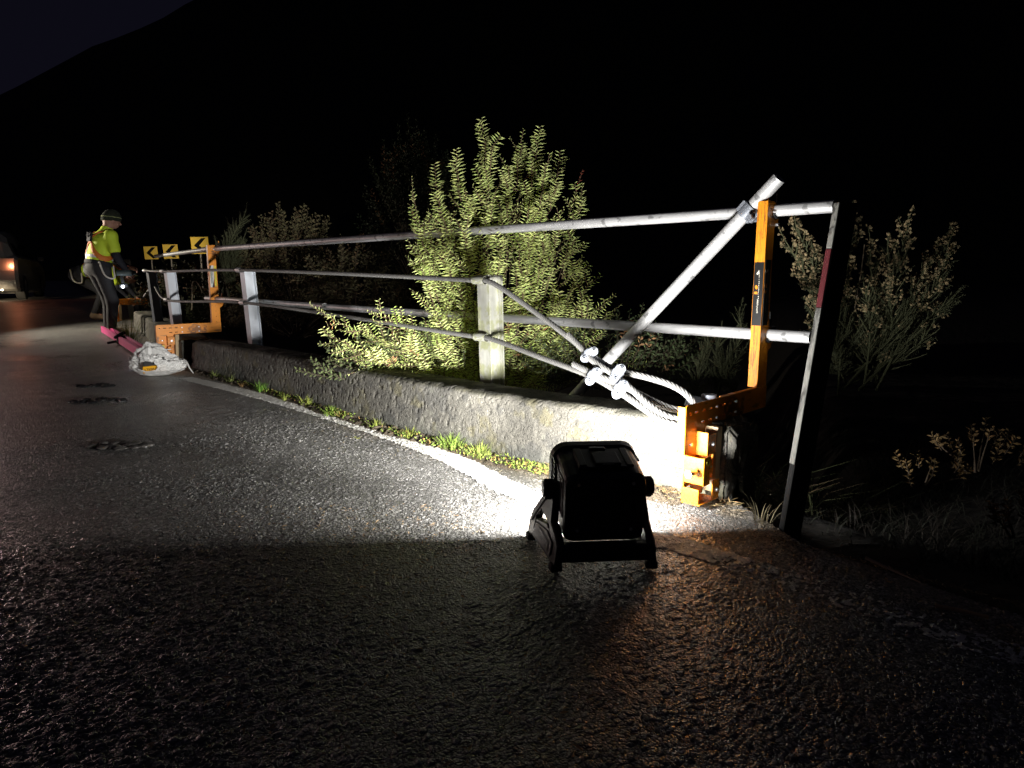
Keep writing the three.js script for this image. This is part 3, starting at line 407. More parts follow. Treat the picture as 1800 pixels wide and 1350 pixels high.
// ---------------------------------------------------------------- curve arrow signs
const signYellow = std([0.85, 0.62, 0.02], 0.5), signBlack = std([0.004, 0.004, 0.004], 1), signPost = std([0.25, 0.26, 0.28], 0.5, { metalness: 0.4 });
[['leftmost of the three yellow arrow signs, smallest and beside the tube end', -17.46, 1.95, -33.6, 0.6, R(20)], ['middle yellow arrow sign partly crossed by the railing tube', -15.47, 1.94, -31.5, 0.62, R(20)], ['right and largest yellow arrow sign, above the tube near the left yellow post', -12.33, 2.04, -27.5, 0.64, R(20)]].forEach(([label, x, y, z, s, yaw]) => {
  const t = thing('arrow_sign', label, 'road sign', [x, 0, z], yaw, 'yellow chevron curve signs');
  part('plate', box(s, s * 1.08, 0.02, [0, y, 0], [0, 0, R(2)], 0.008), signYellow, t);
  part('arrow', extrude([[-0.34, 0.0], [0.1, 0.44], [0.36, 0.44], [-0.04, 0.0], [0.36, -0.44], [0.1, -0.44]].map((p) => [p[0] * s, p[1] * s]), 0.006, 0).rotateZ(R(2)).translate(0, y, 0.011), signBlack, t);
  for (const k of [-1, 1]) part('border', box(s, 0.02, 0.004, [0, y + k * s * 0.525, 0.012], [0, 0, R(2)], 0), signBlack, t);
  part('sign_post', cyl(0.04, 0.04, y + 1.2, [0, (y - 1.2) / 2, -0.055]), signPost, t);
});

// ---------------------------------------------------------------- the flood lamp on the road
const plastic = std([0.014, 0.014, 0.015], 0.42, { bumpMap: galvBump, bumpScale: 0.0004 }), plasticGrey = std([0.13, 0.128, 0.122], 0.5), rubber = std([0.02, 0.02, 0.02], 0.8);
{
  const L = thing('flood_lamp', 'black portable flood lamp standing on the road, seen from behind', 'work light', [LAMP.x, 0.003, LAMP.z], LAMP_YAW);
  const tilt = new THREE.Matrix4().makeTranslation(0, 0.205, -0.01).multiply(new THREE.Matrix4().makeRotationX(LAMP_TILT)).multiply(new THREE.Matrix4().makeTranslation(0, -0.205, 0.01));
  const head = (name, geo, mat, par) => { const g = Array.isArray(geo) ? merge(geo) : geo; g.applyMatrix4(tilt); return part(name, g, mat, par || L); };
  // body: eight-sided sections lofted from the back face to the wide front bezel
  const NS = 24, sec = (z, w, y0, y1, c, cb) => { const out = []; for (const [cx, cy, rr, a0] of [[-w + cb, y0 + cb, cb, 180], [w - cb, y0 + cb, cb, 270], [w - c, y1 - c, c, 0], [-w + c, y1 - c, c, 90]]) for (let k = 0; k < 6; k++) { const a = R(a0 + k * 18); out.push(V3(cx + rr * Math.cos(a), cy + rr * Math.sin(a), z)); } return out; };
  const loft = (secs) => { const P = [], I = []; secs.forEach((q) => q.forEach((v) => P.push(v.x, v.y, v.z))); for (let i = 0; i < secs.length - 1; i++) for (let k = 0; k < NS; k++) { const a = i * NS + k, b = i * NS + (k + 1) % NS; I.push(a, a + NS, b, b, a + NS, b + NS); } for (const i of [0, secs.length - 1]) for (let k = 1; k < NS - 1; k++) i ? I.push(i * NS, i * NS + k + 1, i * NS + k) : I.push(0, k, k + 1); const g = new THREE.BufferGeometry(); g.setAttribute('position', new THREE.Float32BufferAttribute(P, 3)); g.setIndex(I); const n = g.toNonIndexed(); n.computeVertexNormals(); return n; };
  head('body', loft([sec(0.094, 0.111, 0.097, 0.284, 0.026, 0.022), sec(0.09, 0.117, 0.09, 0.291, 0.03, 0.026), sec(0.08, 0.12, 0.086, 0.297, 0.03, 0.028), sec(0.0, 0.121, 0.086, 0.308, 0.03, 0.03), sec(-0.08, 0.121, 0.09, 0.312, 0.03, 0.03)]), plastic);
  head('back_panel', [box(0.172, 0.148, 0.006, [0, 0.195, 0.092], [0, 0, 0], 0.003), box(0.12, 0.012, 0.006, [0, 0.16, 0.095], [0, 0, 0], 0.002)], rubber);
  head('bezel', loft([sec(-0.072, 0.118, 0.094, 0.314, 0.045, 0.03), sec(-0.082, 0.134, 0.082, 0.322, 0.05, 0.04), sec(-0.112, 0.136, 0.08, 0.324, 0.05, 0.04), sec(-0.122, 0.128, 0.088, 0.318, 0.05, 0.04)]), plastic);
  for (const s of [-1, 1]) for (const [x, y] of [[0.08, 0.27], [0.08, 0.125]]) head('screw', cyl(0.005, 0.005, 0.004, [s * x, y, 0.0945], [Math.PI / 2, 0, 0], 12), zinc);
  for (const s of [-1, 1]) for (let k = 0; k < 7; k++) head('cooling_fin', box(0.012, 0.006, 0.05, [s * 0.125, 0.19 + k * 0.016, -0.06], [0, 0, 0], 0.001), plastic);
  for (const s of [-1, 1]) head('side_panel', [box(0.004, 0.12, 0.1, [s * 0.121, 0.215, 0.02], [0, 0, 0], 0.002), box(0.004, 0.008, 0.11, [s * 0.1225, 0.268, 0.0], [R(18), 0, 0], 0.001)], plasticGrey);
  head('mode_button', box(0.003, 0.012, 0.026, [-0.124, 0.252, 0.052], [0, 0, 0], 0.001), rubber);
  head('battery_lid', [box(0.15, 0.008, 0.125, [0, 0.31, 0.0], [R(4), 0, 0], 0.003), box(0.075, 0.016, 0.08, [0.012, 0.315, 0.018], [R(4), 0, 0], 0.003), box(0.022, 0.01, 0.115, [-0.062, 0.314, 0.0], [R(4), 0, 0], 0.003), box(0.022, 0.01, 0.115, [0.078, 0.313, 0.0], [R(4), 0, 0], 0.003)], plastic);
  head('lid_latch', box(0.05, 0.014, 0.018, [0.0, 0.319, -0.052], [0, 0, 0], 0.004), plastic); head('lid_catch', box(0.036, 0.02, 0.01, [0.012, 0.309, 0.062], [0, 0, 0], 0.003), plastic);
  head('lamp_panel', new THREE.BoxGeometry(0.2, 0.15, 0.003).translate(0, 0.21, -0.1235), std([0.8, 0.8, 0.75], 0.4, { emissive: lin(1, 0.98, 0.94), emissiveIntensity: 12 }));
  for (const s of [-1, 1]) {
    const kb = part('knob', [cyl(0.029, 0.029, 0.03, [s * 0.151, 0.212, -0.01], [0, 0, Math.PI / 2], 28), cyl(0.02, 0.022, 0.05, [s * 0.125, 0.212, -0.01], [0, 0, Math.PI / 2], 20), ...Array.from({ length: 9 }, (_, k) => box(0.026, 0.006, 0.006, [s * 0.151, 0.212 + 0.029 * Math.cos(k / 9 * 6.283), -0.01 + 0.029 * Math.sin(k / 9 * 6.283)], [k / 9 * 6.283, 0, 0], 0.002))], plastic, L);
    part('knob_cap', cyl(0.024, 0.026, 0.004, [s * 0.1675, 0.212, -0.01], [0, 0, -s * Math.PI / 2], 28), plasticGrey, kb);
    // splayed side frame in the (z, y) plane
    const lean = (g) => { const q = g.attributes.position; for (let i = 0; i < q.count; i++) q.setX(i, q.getX(i) - s * 0.16 * Math.max(0, q.getY(i) - 0.03)); g.computeVertexNormals(); return g; };
    const toSide = (g, out) => { g.rotateY(-Math.PI / 2); g.translate(out, 0, 0); g.applyMatrix4(new THREE.Matrix4().makeRotationY(-s * R(9))); g.translate(s * 0.158, 0, 0); return lean(g); };
    const fr = part('side_frame', toSide(extrude([[0.112, 0.012], [0.116, 0.078], [0.085, 0.098], [0.03, 0.12], [0.012, 0.205], [0.0, 0.225], [-0.035, 0.222], [-0.045, 0.175], [-0.07, 0.178], [-0.135, 0.115], [-0.165, 0.062], [-0.17, 0.01], [-0.14, 0.006], [-0.125, 0.03], [-0.02, 0.025], [0.075, 0.02], [0.085, 0.004]], 0.024, 0.004, [[[-0.11, 0.096], [-0.115, 0.05], [-0.105, 0.048], [-0.098, 0.085], [0.0, 0.105], [0.02, 0.098], [0.035, 0.102], [0.02, 0.112], [-0.07, 0.13]]]), 0.012), plastic, L);
    part('frame_panel', toSide(extrude([[0.075, 0.035], [0.078, 0.075], [0.02, 0.092], [-0.092, 0.08], [-0.1, 0.04]], 0.004, 0.001), s > 0 ? 0.016 : -0.012), plasticGrey, fr);
    part('shoulder_panel', toSide(extrude([[-0.045, 0.17], [-0.068, 0.173], [-0.13, 0.112], [-0.155, 0.064], [-0.14, 0.07], [-0.11, 0.105]], 0.004, 0.001), s > 0 ? 0.016 : -0.012), plasticGrey, fr);
    for (const z of [0.098, -0.152]) part('foot', toSide(box(0.034, 0.024, 0.036, [z, 0.010, 0.002], [0, 0, 0], 0.006), 0), rubber, fr);
    if (s < 0) { // the maker's name moulded on the frame
      const cv = document.createElement('canvas'); cv.width = 512; cv.height = 128; const g = cv.getContext('2d'); g.fillStyle = '#565452'; g.fillRect(0, 0, 512, 128); g.fillStyle = '#141414'; g.font = 'bold italic 112px sans-serif'; g.textAlign = 'center'; g.textBaseline = 'middle'; g.fillText('makita'.replace('m', 'M'), 256, 66);
      const t = new THREE.CanvasTexture(cv); t.colorSpace = THREE.SRGBColorSpace;
      const q = new THREE.PlaneGeometry(0.12, 0.03); q.rotateY(-Math.PI / 2); q.rotateX(R(6)); q.translate(-0.0185, 0.061, -0.005); q.applyMatrix4(new THREE.Matrix4().makeRotationY(-s * R(9))); q.translate(s * 0.158, 0, 0); lean(q); part('lettering', q, std(0xffffff, 0.5, { map: t }), fr);
    }
  }
  part('cross_bar', [box(0.29, 0.05, 0.022, [0.002, 0.05, 0.1], [0, 0, 0], 0.006), box(0.28, 0.007, 0.034, [0.002, 0.074, 0.094], [0, 0, 0], 0.003)], plastic, L);
  part('cross_bar', box(0.36, 0.03, 0.02, [0, 0.03, -0.15], [0, 0, 0], 0.005), plastic, L);
  // the area light sits just in front of the glowing panel
  L.updateMatrixWorld(true); const c = V3(0, 0.21, -0.128).applyMatrix4(tilt).applyMatrix4(L.matrixWorld);
  beam.position.copy(c); beam.target.position.set(-3.45, 0.55, -7.2); flood.position.copy(c); flood.quaternion.copy(L.quaternion).multiply(new THREE.Quaternion().setFromEuler(new THREE.Euler(LAMP_TILT, 0, 0)));
}

// ---------------------------------------------------------------- plants
const bark = std([0.09, 0.065, 0.042], 0.9), greenStem = std([0.075, 0.08, 0.035], 0.85);
const leafMat = (o = {}) => new THREE.MeshPhysicalMaterial({ color: 0xffffff, vertexColors: true, roughness: 0.75, side: THREE.DoubleSide, transmission: 0.25, thickness: 0, ior: 1.3, ...o });
const dullLeaf = new THREE.MeshStandardMaterial({ color: 0xffffff, vertexColors: true, roughness: 0.8, side: THREE.DoubleSide });
// one leafy sprig: a thin twig with two ranks (or a whorl) of narrow leaves
function sprig(B, S, o, dir, len, r, opt) {
  const bend = randDir(r).multiplyScalar(0.25), pts = []; let p = o.clone(), d = dir.clone().normalize(); const n = 7;
  for (let i = 0; i <= n; i++) { pts.push(p.clone()); p.addScaledVector(d, len / n); d.addScaledVector(bend, 0.12).add(V3(0, opt.up ?? 0.05, 0)).normalize(); }
  S.push(sweep(pts, (t) => lerp(opt.twig ?? 0.0022, 0.0008, t), 3, false));
  let side0 = V3(0, 1, 0).cross(dir); if (side0.lengthSq() < 0.05) side0 = V3(1, 0, 0); side0.normalize().applyAxisAngle(dir.clone().normalize(), (r() - 0.5) * 1.6);
  const count = Math.round(len / opt.gap), tipRed = r() < (opt.red ?? 0) ? 1 : 0;
  for (let i = 1; i <= count; i++) {
    const t = i / count, k = Math.min(n - 1, Math.floor(t * n)), f = t * n - k, q = pts[k].clone().lerp(pts[k + 1], f), ax = pts[k + 1].clone().sub(pts[k]).normalize(), rot = opt.whorl ? i * 2.4 : (i % 2 ? 0 : Math.PI) + (r() - 0.5) * 0.7;
    const sd = side0.clone().sub(ax.clone().multiplyScalar(side0.dot(ax))).normalize().applyAxisAngle(ax, rot), ld = ax.clone().multiplyScalar(opt.fwd ?? 0.45).add(sd).add(randDir(r).multiplyScalar(0.12)).normalize();
    const shape = Math.sin(Math.PI * clamp(0.12 + 0.88 * t * 0.92)), l = opt.leaf * (0.55 + 0.5 * shape) * (0.8 + 0.4 * r()), ws = ld.clone().cross(sd.clone().cross(ax)).normalize();
    let col = jitter(opt.col, r, 0.5); if (tipRed && t > 0.55) col = jitter(opt.tipCol || [0.26, 0.14, 0.06], r, 0.4);
    B.leaf(q, ld, ax.clone().sub(ld.clone().multiplyScalar(ax.dot(ld))).normalize(), l, opt.width * (0.8 + 0.4 * r()), col, opt.droop ?? -0.12);
    void ws;
  }
  return pts[n];
}
{ // the lit bush behind the railing: stems that run to its separate plume tips
  const r = rng(404), B = new Blades(), S = [], W = [], root = V3(-0.12, -0.75, -4.35);
  const t = thing('bush', 'bright yellow green needle leaved bush lit up behind the railing', 'bush', [0, 0, 0]);
  const tips = [[850, 226, 4.3, 1], [862, 262, 4.15, 0], [947, 240, 4.35, 1], [915, 252, 4.5, 0], [985, 288, 4.3, 1], [960, 300, 4.1, 0], [722, 340, 4.25, 1], [762, 312, 4.3, 1], [802, 286, 4.2, 1], [895, 300, 4.25, 0], [1018, 322, 4.4, 2], [1025, 350, 4.3, 2], [986, 392, 4.1, 0], [1008, 425, 4.2, 0], [1020, 468, 4.35, 0], [1038, 490, 4.3, 0], [1072, 530, 4.2, 1], [1083, 548, 4.35, 1], [1122, 628, 4.05, 0], [1060, 590, 4.1, 0], [735, 432, 4.2, 0], [738, 470, 4.1, 0], [750, 400, 4.3, 0], [775, 360, 4.1, 0], [728, 385, 4.35, 0], [560, 552, 4.25, 1], [572, 590, 4.3, 0], [600, 610, 4.15, 0], [625, 575, 4.2, 0], [660, 545, 4.1, 0], [700, 560, 4.3, 0], [650, 630, 4.1, 0], [710, 630, 4.05, 0], [770, 610, 4.0, 0], [800, 640, 4.0, 0], [760, 550, 4.05, 0], [900, 640, 4.0, 0], [945, 655, 4.0, 0], [1000, 620, 4.05, 0], [960, 560, 4.0, 0], [930, 470, 4.0, 0], [880, 420, 3.98, 0], [840, 440, 4.02, 0], [900, 520, 4.0, 0], [805, 500, 4.05, 0], [960, 420, 4.05, 0], [860, 360, 4.05, 0], [930, 350, 4.1, 0], [820, 404, 3.86, 0], [955, 660, 3.85, 0], [990, 520, 4.1, 0], [780, 440, 4.1, 0], [850, 560, 4.0, 0], [690, 600, 4.1, 0], [1010, 560, 4.05, 0], [820, 340, 4.2, 0], [830, 590, 3.98, 0], [900, 590, 3.98, 0], [970, 610, 4.0, 0], [870, 480, 4.1, 0], [940, 400, 4.2, 0], [620, 640, 4.15, 0], [740, 650, 4.0, 0], [1040, 540, 4.15, 0]];
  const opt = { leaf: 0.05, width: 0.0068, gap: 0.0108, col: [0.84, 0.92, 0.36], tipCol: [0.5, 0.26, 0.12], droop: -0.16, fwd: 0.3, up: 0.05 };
  for (const [px, py, d, kind] of tips) {
    const tip = at(px, py, d), low = py > 520, join = root.clone().lerp(tip, 0.25 + 0.15 * r()); join.x = lerp(root.x, tip.x, low ? 0.18 : 0.12); join.y = lerp(root.y, tip.y, low ? 0.55 : 0.3) + (low ? 0.1 : 0); join.z = lerp(-4.4, tip.z, 0.3);
    const st = curve([root, join, join.clone().lerp(tip, 0.5).add(V3((r() - 0.5) * 0.06, low ? 0.03 : -0.02, -0.03)), tip], 40);
    W.push(sweep(st.slice(0, 34), (u) => lerp(0.011, 0.003, Math.sqrt(u)), 5, false)); if (r() < 0.5) { const q = st[20 + Math.floor(r() * 14)], o = randDir(r).add(V3(0, 0.6, 0.3)).multiplyScalar(0.11); W.push(sweep(curve([q, q.clone().addScaledVector(o, 0.5).add(V3(0.01, 0, 0)), q.clone().add(o)], 6), (u) => lerp(0.0026, 0.0012, u), 4, false)); }
    const L = st.reduce((s, p, i) => s + (i ? p.distanceTo(st[i - 1]) : 0), 0), leafy = Math.min(0.62, L * 0.55), tan = tip.clone().sub(st[33]).normalize();
    // end plume
    sprig(B, S, st[40 - Math.max(3, Math.round(0.24 / L * 40))], tan, kind ? 0.31 : 0.25, r, { ...opt, red: kind === 2 ? 0.5 : kind ? 0.08 : 0.02, tipCol: kind === 2 ? [0.42, 0.1, 0.06] : opt.tipCol });
    const nb = Math.round(leafy / (kind ? 0.046 : 0.04));
    for (let i = 0; i < nb; i++) {
      const u = 1 - (i + 0.6) / nb * leafy / L, q = st[Math.round(u * 40)]; if (!q) continue; const ax = st[Math.min(40, Math.round(u * 40) + 1)].clone().sub(q).normalize(); if (!ax.lengthSq()) ax.copy(tan);
      const out = randDir(r); out.sub(ax.clone().multiplyScalar(out.dot(ax))).normalize(); if (out.z < -0.2) out.z *= -0.6;
      const near = (i + 0.5) / nb, len = lerp(kind ? 0.045 : 0.09, kind ? 0.19 : 0.24, near) * (0.75 + 0.5 * r());
      sprig(B, S, q, ax.clone().multiplyScalar(0.75).add(out.multiplyScalar(0.85)).add(V3(0, 0.12, 0.08)), len, r, { ...opt, leaf: opt.leaf * (0.55 + 0.5 * r()), gap: opt.gap * (0.75 + 0.5 * r()), red: 0.012, col: lerp3([0.4, 0.54, 0.11], opt.col, Math.sqrt(r())) });
    }
  }
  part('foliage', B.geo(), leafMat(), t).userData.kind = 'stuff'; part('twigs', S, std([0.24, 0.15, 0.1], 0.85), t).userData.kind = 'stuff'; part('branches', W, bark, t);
  part('trunk', sweep(curve([[-0.1, -1.3, -4.4], [-0.13, -0.9, -4.36], [-0.12, -0.7, -4.35], [-0.05, -0.45, -4.34]], 12), (u) => lerp(0.04, 0.016, u), 8), bark, t);
}
function lerp3(a, b, t) { return a.map((x, i) => lerp(x, b[i], t)); }

// spiny gorse with pale yellow flower heads
function gorse(label, base, tips, seed, scale = 1, flowers = 1) {
  const r = rng(seed), t = thing('gorse_bush', label, 'gorse bush', [0, 0, 0]), B = new Blades(), F = new Blades(), W = [];
  const spines = (q, ax, n, l) => { for (let k = 0; k < n; k++) { const o = randDir(r); o.sub(ax.clone().multiplyScalar(o.dot(ax) * 0.6)).normalize(); const c = jitter([0.12, 0.13, 0.07], r, 0.5); B.leaf(q, o, o.clone().cross(ax).normalize(), l * (0.6 + 0.7 * r()), 0.0022 * scale, c, 0, 0.1); } };
  const shoot = (o, d, len, fl) => {
    const pts = []; let p = o.clone(), dd = d.clone().normalize(); const n = 8; for (let i = 0; i <= n; i++) { pts.push(p.clone()); p.addScaledVector(dd, len / n); dd.add(randDir(r).multiplyScalar(0.09)).add(V3(0, 0.05, 0)).normalize(); }
    W.push(sweep(pts, (u) => lerp(0.0032, 0.0012, u) * scale, 4, false));
    const m = Math.round(len / (0.006 * scale)); for (let i = 1; i <= m; i++) { const u = i / m * n, k = Math.min(n - 1, Math.floor(u)), q = pts[k].clone().lerp(pts[k + 1], u - k); spines(q, dd, 2, 0.017 * scale); }
    if (fl) for (let i = 0; i < 4 + 6 * r(); i++) { const u = n * (0.5 + 0.5 * r()), k = Math.min(n - 1, Math.floor(u)), q = pts[k].clone().lerp(pts[k + 1], u - k), o2 = randDir(r).add(V3(0, 0.5, 0)).normalize(), s2 = o2.clone().cross(randDir(r)).normalize(), c = jitter([0.3, 0.23, 0.12], r, 0.5), st = q.clone().addScaledVector(o2, 0.006); for (let k2 = 0; k2 < 3; k2++) F.leaf(st, o2.clone().add(randDir(r).multiplyScalar(0.4)).normalize(), s2, 0.017 * scale, 0.009 * scale, c, 0.2, 0.4); }
    return pts;
  };
  for (const [x, y, z, f] of tips) {
    const tip = V3(x, y, z), mid = V3(...base).lerp(tip, 0.5).add(V3((r() - 0.5) * 0.2, -0.06, (r() - 0.5) * 0.15)), b0 = V3(...base).add(V3((r() - 0.5) * 0.34, -0.12 * r(), (r() - 0.5) * 0.3)), st = curve([b0, mid, mid.clone().lerp(tip, 0.5).add(V3((r() - 0.5) * 0.08, 0, 0.02)), tip], 24); W.push(sweep(st, (u) => lerp(0.007, 0.0028, u) * scale, 5, false));
    for (let i = 7; i < 24; i++) { const ax = st[i + 1 > 24 ? 24 : i + 1].clone().sub(st[i - 1]).normalize(); for (let k = 0; k < 3; k++) { const o = randDir(r); o.sub(ax.clone().multiplyScalar(o.dot(ax))).normalize(); shoot(st[i], ax.clone().multiplyScalar(0.8).add(o.multiplyScalar(0.75)).add(V3(0, 0.2, 0)), (0.05 + 0.1 * (1 - i / 26)) * (0.7 + 0.7 * r()) * scale, f * flowers > r() * (i > 15 ? 1 : 3)); } }
    shoot(tip, tip.clone().sub(mid).normalize(), 0.09 * scale, f * flowers > 0.2);
  }
  part('spines', B.geo(), dullLeaf, t).userData.kind = 'stuff'; part('stems', W, greenStem, t); if (F.p.length) part('flowers', F.geo(), dullLeaf, t).userData.kind = 'stuff';
}
const A3 = (px, py, d) => at(px, py, d).toArray();
gorse('gorse bush with pale flower clusters right of the leaning marker post', A3(1510, 650, 3.55), [[1400, 400, 3.3, 1], [1385, 430, 3.35, 1], [1410, 470, 3.4, 1], [1440, 500, 3.35, 0.6], [1500, 385, 3.5, 1], [1470, 420, 3.5, 0.9], [1490, 450, 3.4, 0.9], [1530, 430, 3.5, 0.6], [1595, 395, 3.5, 1], [1560, 440, 3.5, 0.3], [1668, 415, 3.6, 0.8], [1640, 450, 3.6, 0.6], [1660, 470, 3.55, 0.4], [1570, 480, 3.45, 0.7], [1620, 500, 3.55, 0.3], [1680, 520, 3.6, 0.1], [1600, 540, 3.5, 0.1], [1520, 510, 3.45, 0.3], [1465, 530, 3.5, 0.2], [1640, 560, 3.55, 0.1], [1560, 580, 3.5, 0], [1480, 590, 3.45, 0]].map(([a, b, c, f]) => [...A3(a, b, c), f]), 77);
gorse('small grey gorse seedling standing alone between the rope loop and right bracket', A3(1255, 690, 3.7), [[1300, 548, 3.7, 0], [1245, 600, 3.72, 0], [1305, 618, 3.68, 0], [1235, 628, 3.7, 0], [1268, 590, 3.7, 0], [1280, 640, 3.7, 0]].map(([a, b, c, f]) => [...A3(a, b, c), f]), 78, 0.9, 0);
gorse('thin gorse sprig rising above the tube right of the left yellow post', A3(398, 520, 7.6), [[428, 382, 7.6, 0.2], [405, 415, 7.6, 0], [385, 440, 7.5, 0], [425, 425, 7.6, 0]].map(([a, b, c, f]) => [...A3(a, b, c), f]), 79, 1.9, 0);

// broad leaved shrubs
function shrub(label, base, R3, n, seed, col, leaf, opt = {}) {
  const r = rng(seed), t = thing('shrub', label, 'shrub', [0, 0, 0]), B = new Blades(), S = [], W = [], b = V3(...base);
  for (let i = 0; i < n; i++) {
    let d = randDir(r); d.y = Math.abs(d.y) * 1.1 - 0.15; const k = 0.55 + 0.45 * Math.cbrt(r()), tip = b.clone().add(V3(d.x * R3[0] * k, R3[1] * (0.35 + 0.65 * d.y) * k, d.z * R3[2] * k)), q = b.clone().lerp(tip, 0.55).add(V3(0, R3[1] * 0.05, 0));
    if (i % 5 === 0 && opt.stems !== false) W.push(sweep(curve([b, q, tip], 8).slice(2), (u) => lerp(0.005, 0.0015, u), 4, false));
    sprig(B, S, tip.clone().lerp(q, 0.3), tip.clone().sub(q).add(V3(0, 0.05, 0)).normalize(), (opt.len ?? 0.22) * (0.7 + 0.6 * r()), r, { leaf: leaf * (0.8 + 0.4 * r()), width: leaf * (opt.fat ?? 0.45), gap: leaf * (opt.gap ?? 0.4), col: jitter(col, r, 0.5), whorl: true, fwd: 0.6, twig: 0.003, red: opt.red ?? 0.1, tipCol: opt.tipCol });
  }
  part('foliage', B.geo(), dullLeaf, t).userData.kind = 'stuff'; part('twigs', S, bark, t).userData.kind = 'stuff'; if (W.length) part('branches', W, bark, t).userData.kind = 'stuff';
}
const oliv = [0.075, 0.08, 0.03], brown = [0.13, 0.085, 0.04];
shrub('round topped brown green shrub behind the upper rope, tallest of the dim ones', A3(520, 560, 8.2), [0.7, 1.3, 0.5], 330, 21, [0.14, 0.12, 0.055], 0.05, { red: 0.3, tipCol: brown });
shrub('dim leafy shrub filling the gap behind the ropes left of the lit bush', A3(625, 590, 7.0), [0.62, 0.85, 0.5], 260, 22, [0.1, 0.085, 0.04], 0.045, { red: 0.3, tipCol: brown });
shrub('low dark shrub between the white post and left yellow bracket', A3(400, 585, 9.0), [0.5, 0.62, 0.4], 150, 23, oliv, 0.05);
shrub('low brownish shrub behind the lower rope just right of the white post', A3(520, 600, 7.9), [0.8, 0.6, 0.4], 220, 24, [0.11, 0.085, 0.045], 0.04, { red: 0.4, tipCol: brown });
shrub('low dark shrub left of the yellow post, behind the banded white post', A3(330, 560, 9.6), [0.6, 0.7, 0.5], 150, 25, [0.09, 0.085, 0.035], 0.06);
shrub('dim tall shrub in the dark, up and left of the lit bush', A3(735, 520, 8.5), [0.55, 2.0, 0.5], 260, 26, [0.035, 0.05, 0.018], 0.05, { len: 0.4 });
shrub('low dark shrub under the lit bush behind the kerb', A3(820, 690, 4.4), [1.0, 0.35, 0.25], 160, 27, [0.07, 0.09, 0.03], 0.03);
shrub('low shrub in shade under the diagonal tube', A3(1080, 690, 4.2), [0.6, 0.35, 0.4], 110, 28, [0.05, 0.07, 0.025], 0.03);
shrub('small shrub with ochre leaf rosettes on the right verge, upper one', A3(1715, 850, 2.5), [0.16, 0.24, 0.12], 16, 30, [0.17, 0.105, 0.04], 0.024, { len: 0.07, gap: 0.2, fat: 0.36 });
shrub('small shrub with ochre leaf rosettes, left neighbour lying lower on the verge', A3(1625, 860, 2.45), [0.14, 0.12, 0.1], 11, 31, [0.16, 0.1, 0.035], 0.022, { len: 0.06, gap: 0.2, fat: 0.36 });
shrub('small rusty shrub at the right edge, nearest the camera', A3(1785, 960, 2.1), [0.12, 0.18, 0.1], 16, 32, [0.18, 0.1, 0.04], 0.022, { len: 0.06, gap: 0.2, fat: 0.36 });

// grass: tufts at the foot of the kerb, each one its own plant
const grassMat = leafMat({ transmission: 0.2 });
function tuft(name, label, cat, pos, n, h, spread, seed, col, group, w = 0.004, lean = 0.7) {
  const r = rng(seed), B = new Blades(), t = tag(new THREE.Group(), label, cat, group); t.name = numbered(name); t.position.set(...pos); scene.add(t);
  for (let i = 0; i < n; i++) {
    const a = r() * 6.283, o = V3(Math.cos(a) * spread * r() * 0.6, -0.004, Math.sin(a) * spread * r() * 0.6), d = V3(Math.cos(a) * lean * r(), 1, Math.sin(a) * lean * r()).normalize(), s = V3(-Math.sin(a), 0, Math.cos(a)), l = h * (0.45 + 0.7 * r()), c = jitter(col, r, 0.5), ww = w * (0.7 + 0.6 * r()); let p = o, dd = d.clone(), pw = ww;
    for (let k = 0; k < 3; k++) { const q = p.clone().addScaledVector(dd, l / 3), nw = ww * [0.85, 0.55, 0.05][k]; const A = p.clone().addScaledVector(s, pw / 2), Bq = p.clone().addScaledVector(s, -pw / 2), C = q.clone().addScaledVector(s, nw / 2), D = q.clone().addScaledVector(s, -nw / 2); B.tri(A, Bq, C, c); B.tri(Bq, D, C, c); p = q; pw = nw; dd.add(V3(Math.cos(a) * 0.35 * lean, -0.22 * lean, Math.sin(a) * 0.35 * lean)).normalize(); }
  }
  part('blades', B.geo(), grassMat, t).userData.kind = 'stuff'; return t;
}
const kc = curve(KERB, 200), kpt = (u, off) => { const i = Math.round(u * 200), p = kc[i], q = kc[Math.min(200, i + 1)], t = q.clone().sub(kc[Math.max(0, i - 1)]).normalize(), n = V3(t.z, 0, -t.x); if (n.dot(V3(-0.7, 0, 0.7)) < 0) n.negate(); return [p.x + n.x * off, 0.004, p.z + n.z * off]; };
const G1 = [0.2, 0.3, 0.045], G2 = [0.26, 0.3, 0.06], G3 = [0.3, 0.24, 0.09], GR = 'grass tufts at the foot of the kerb';
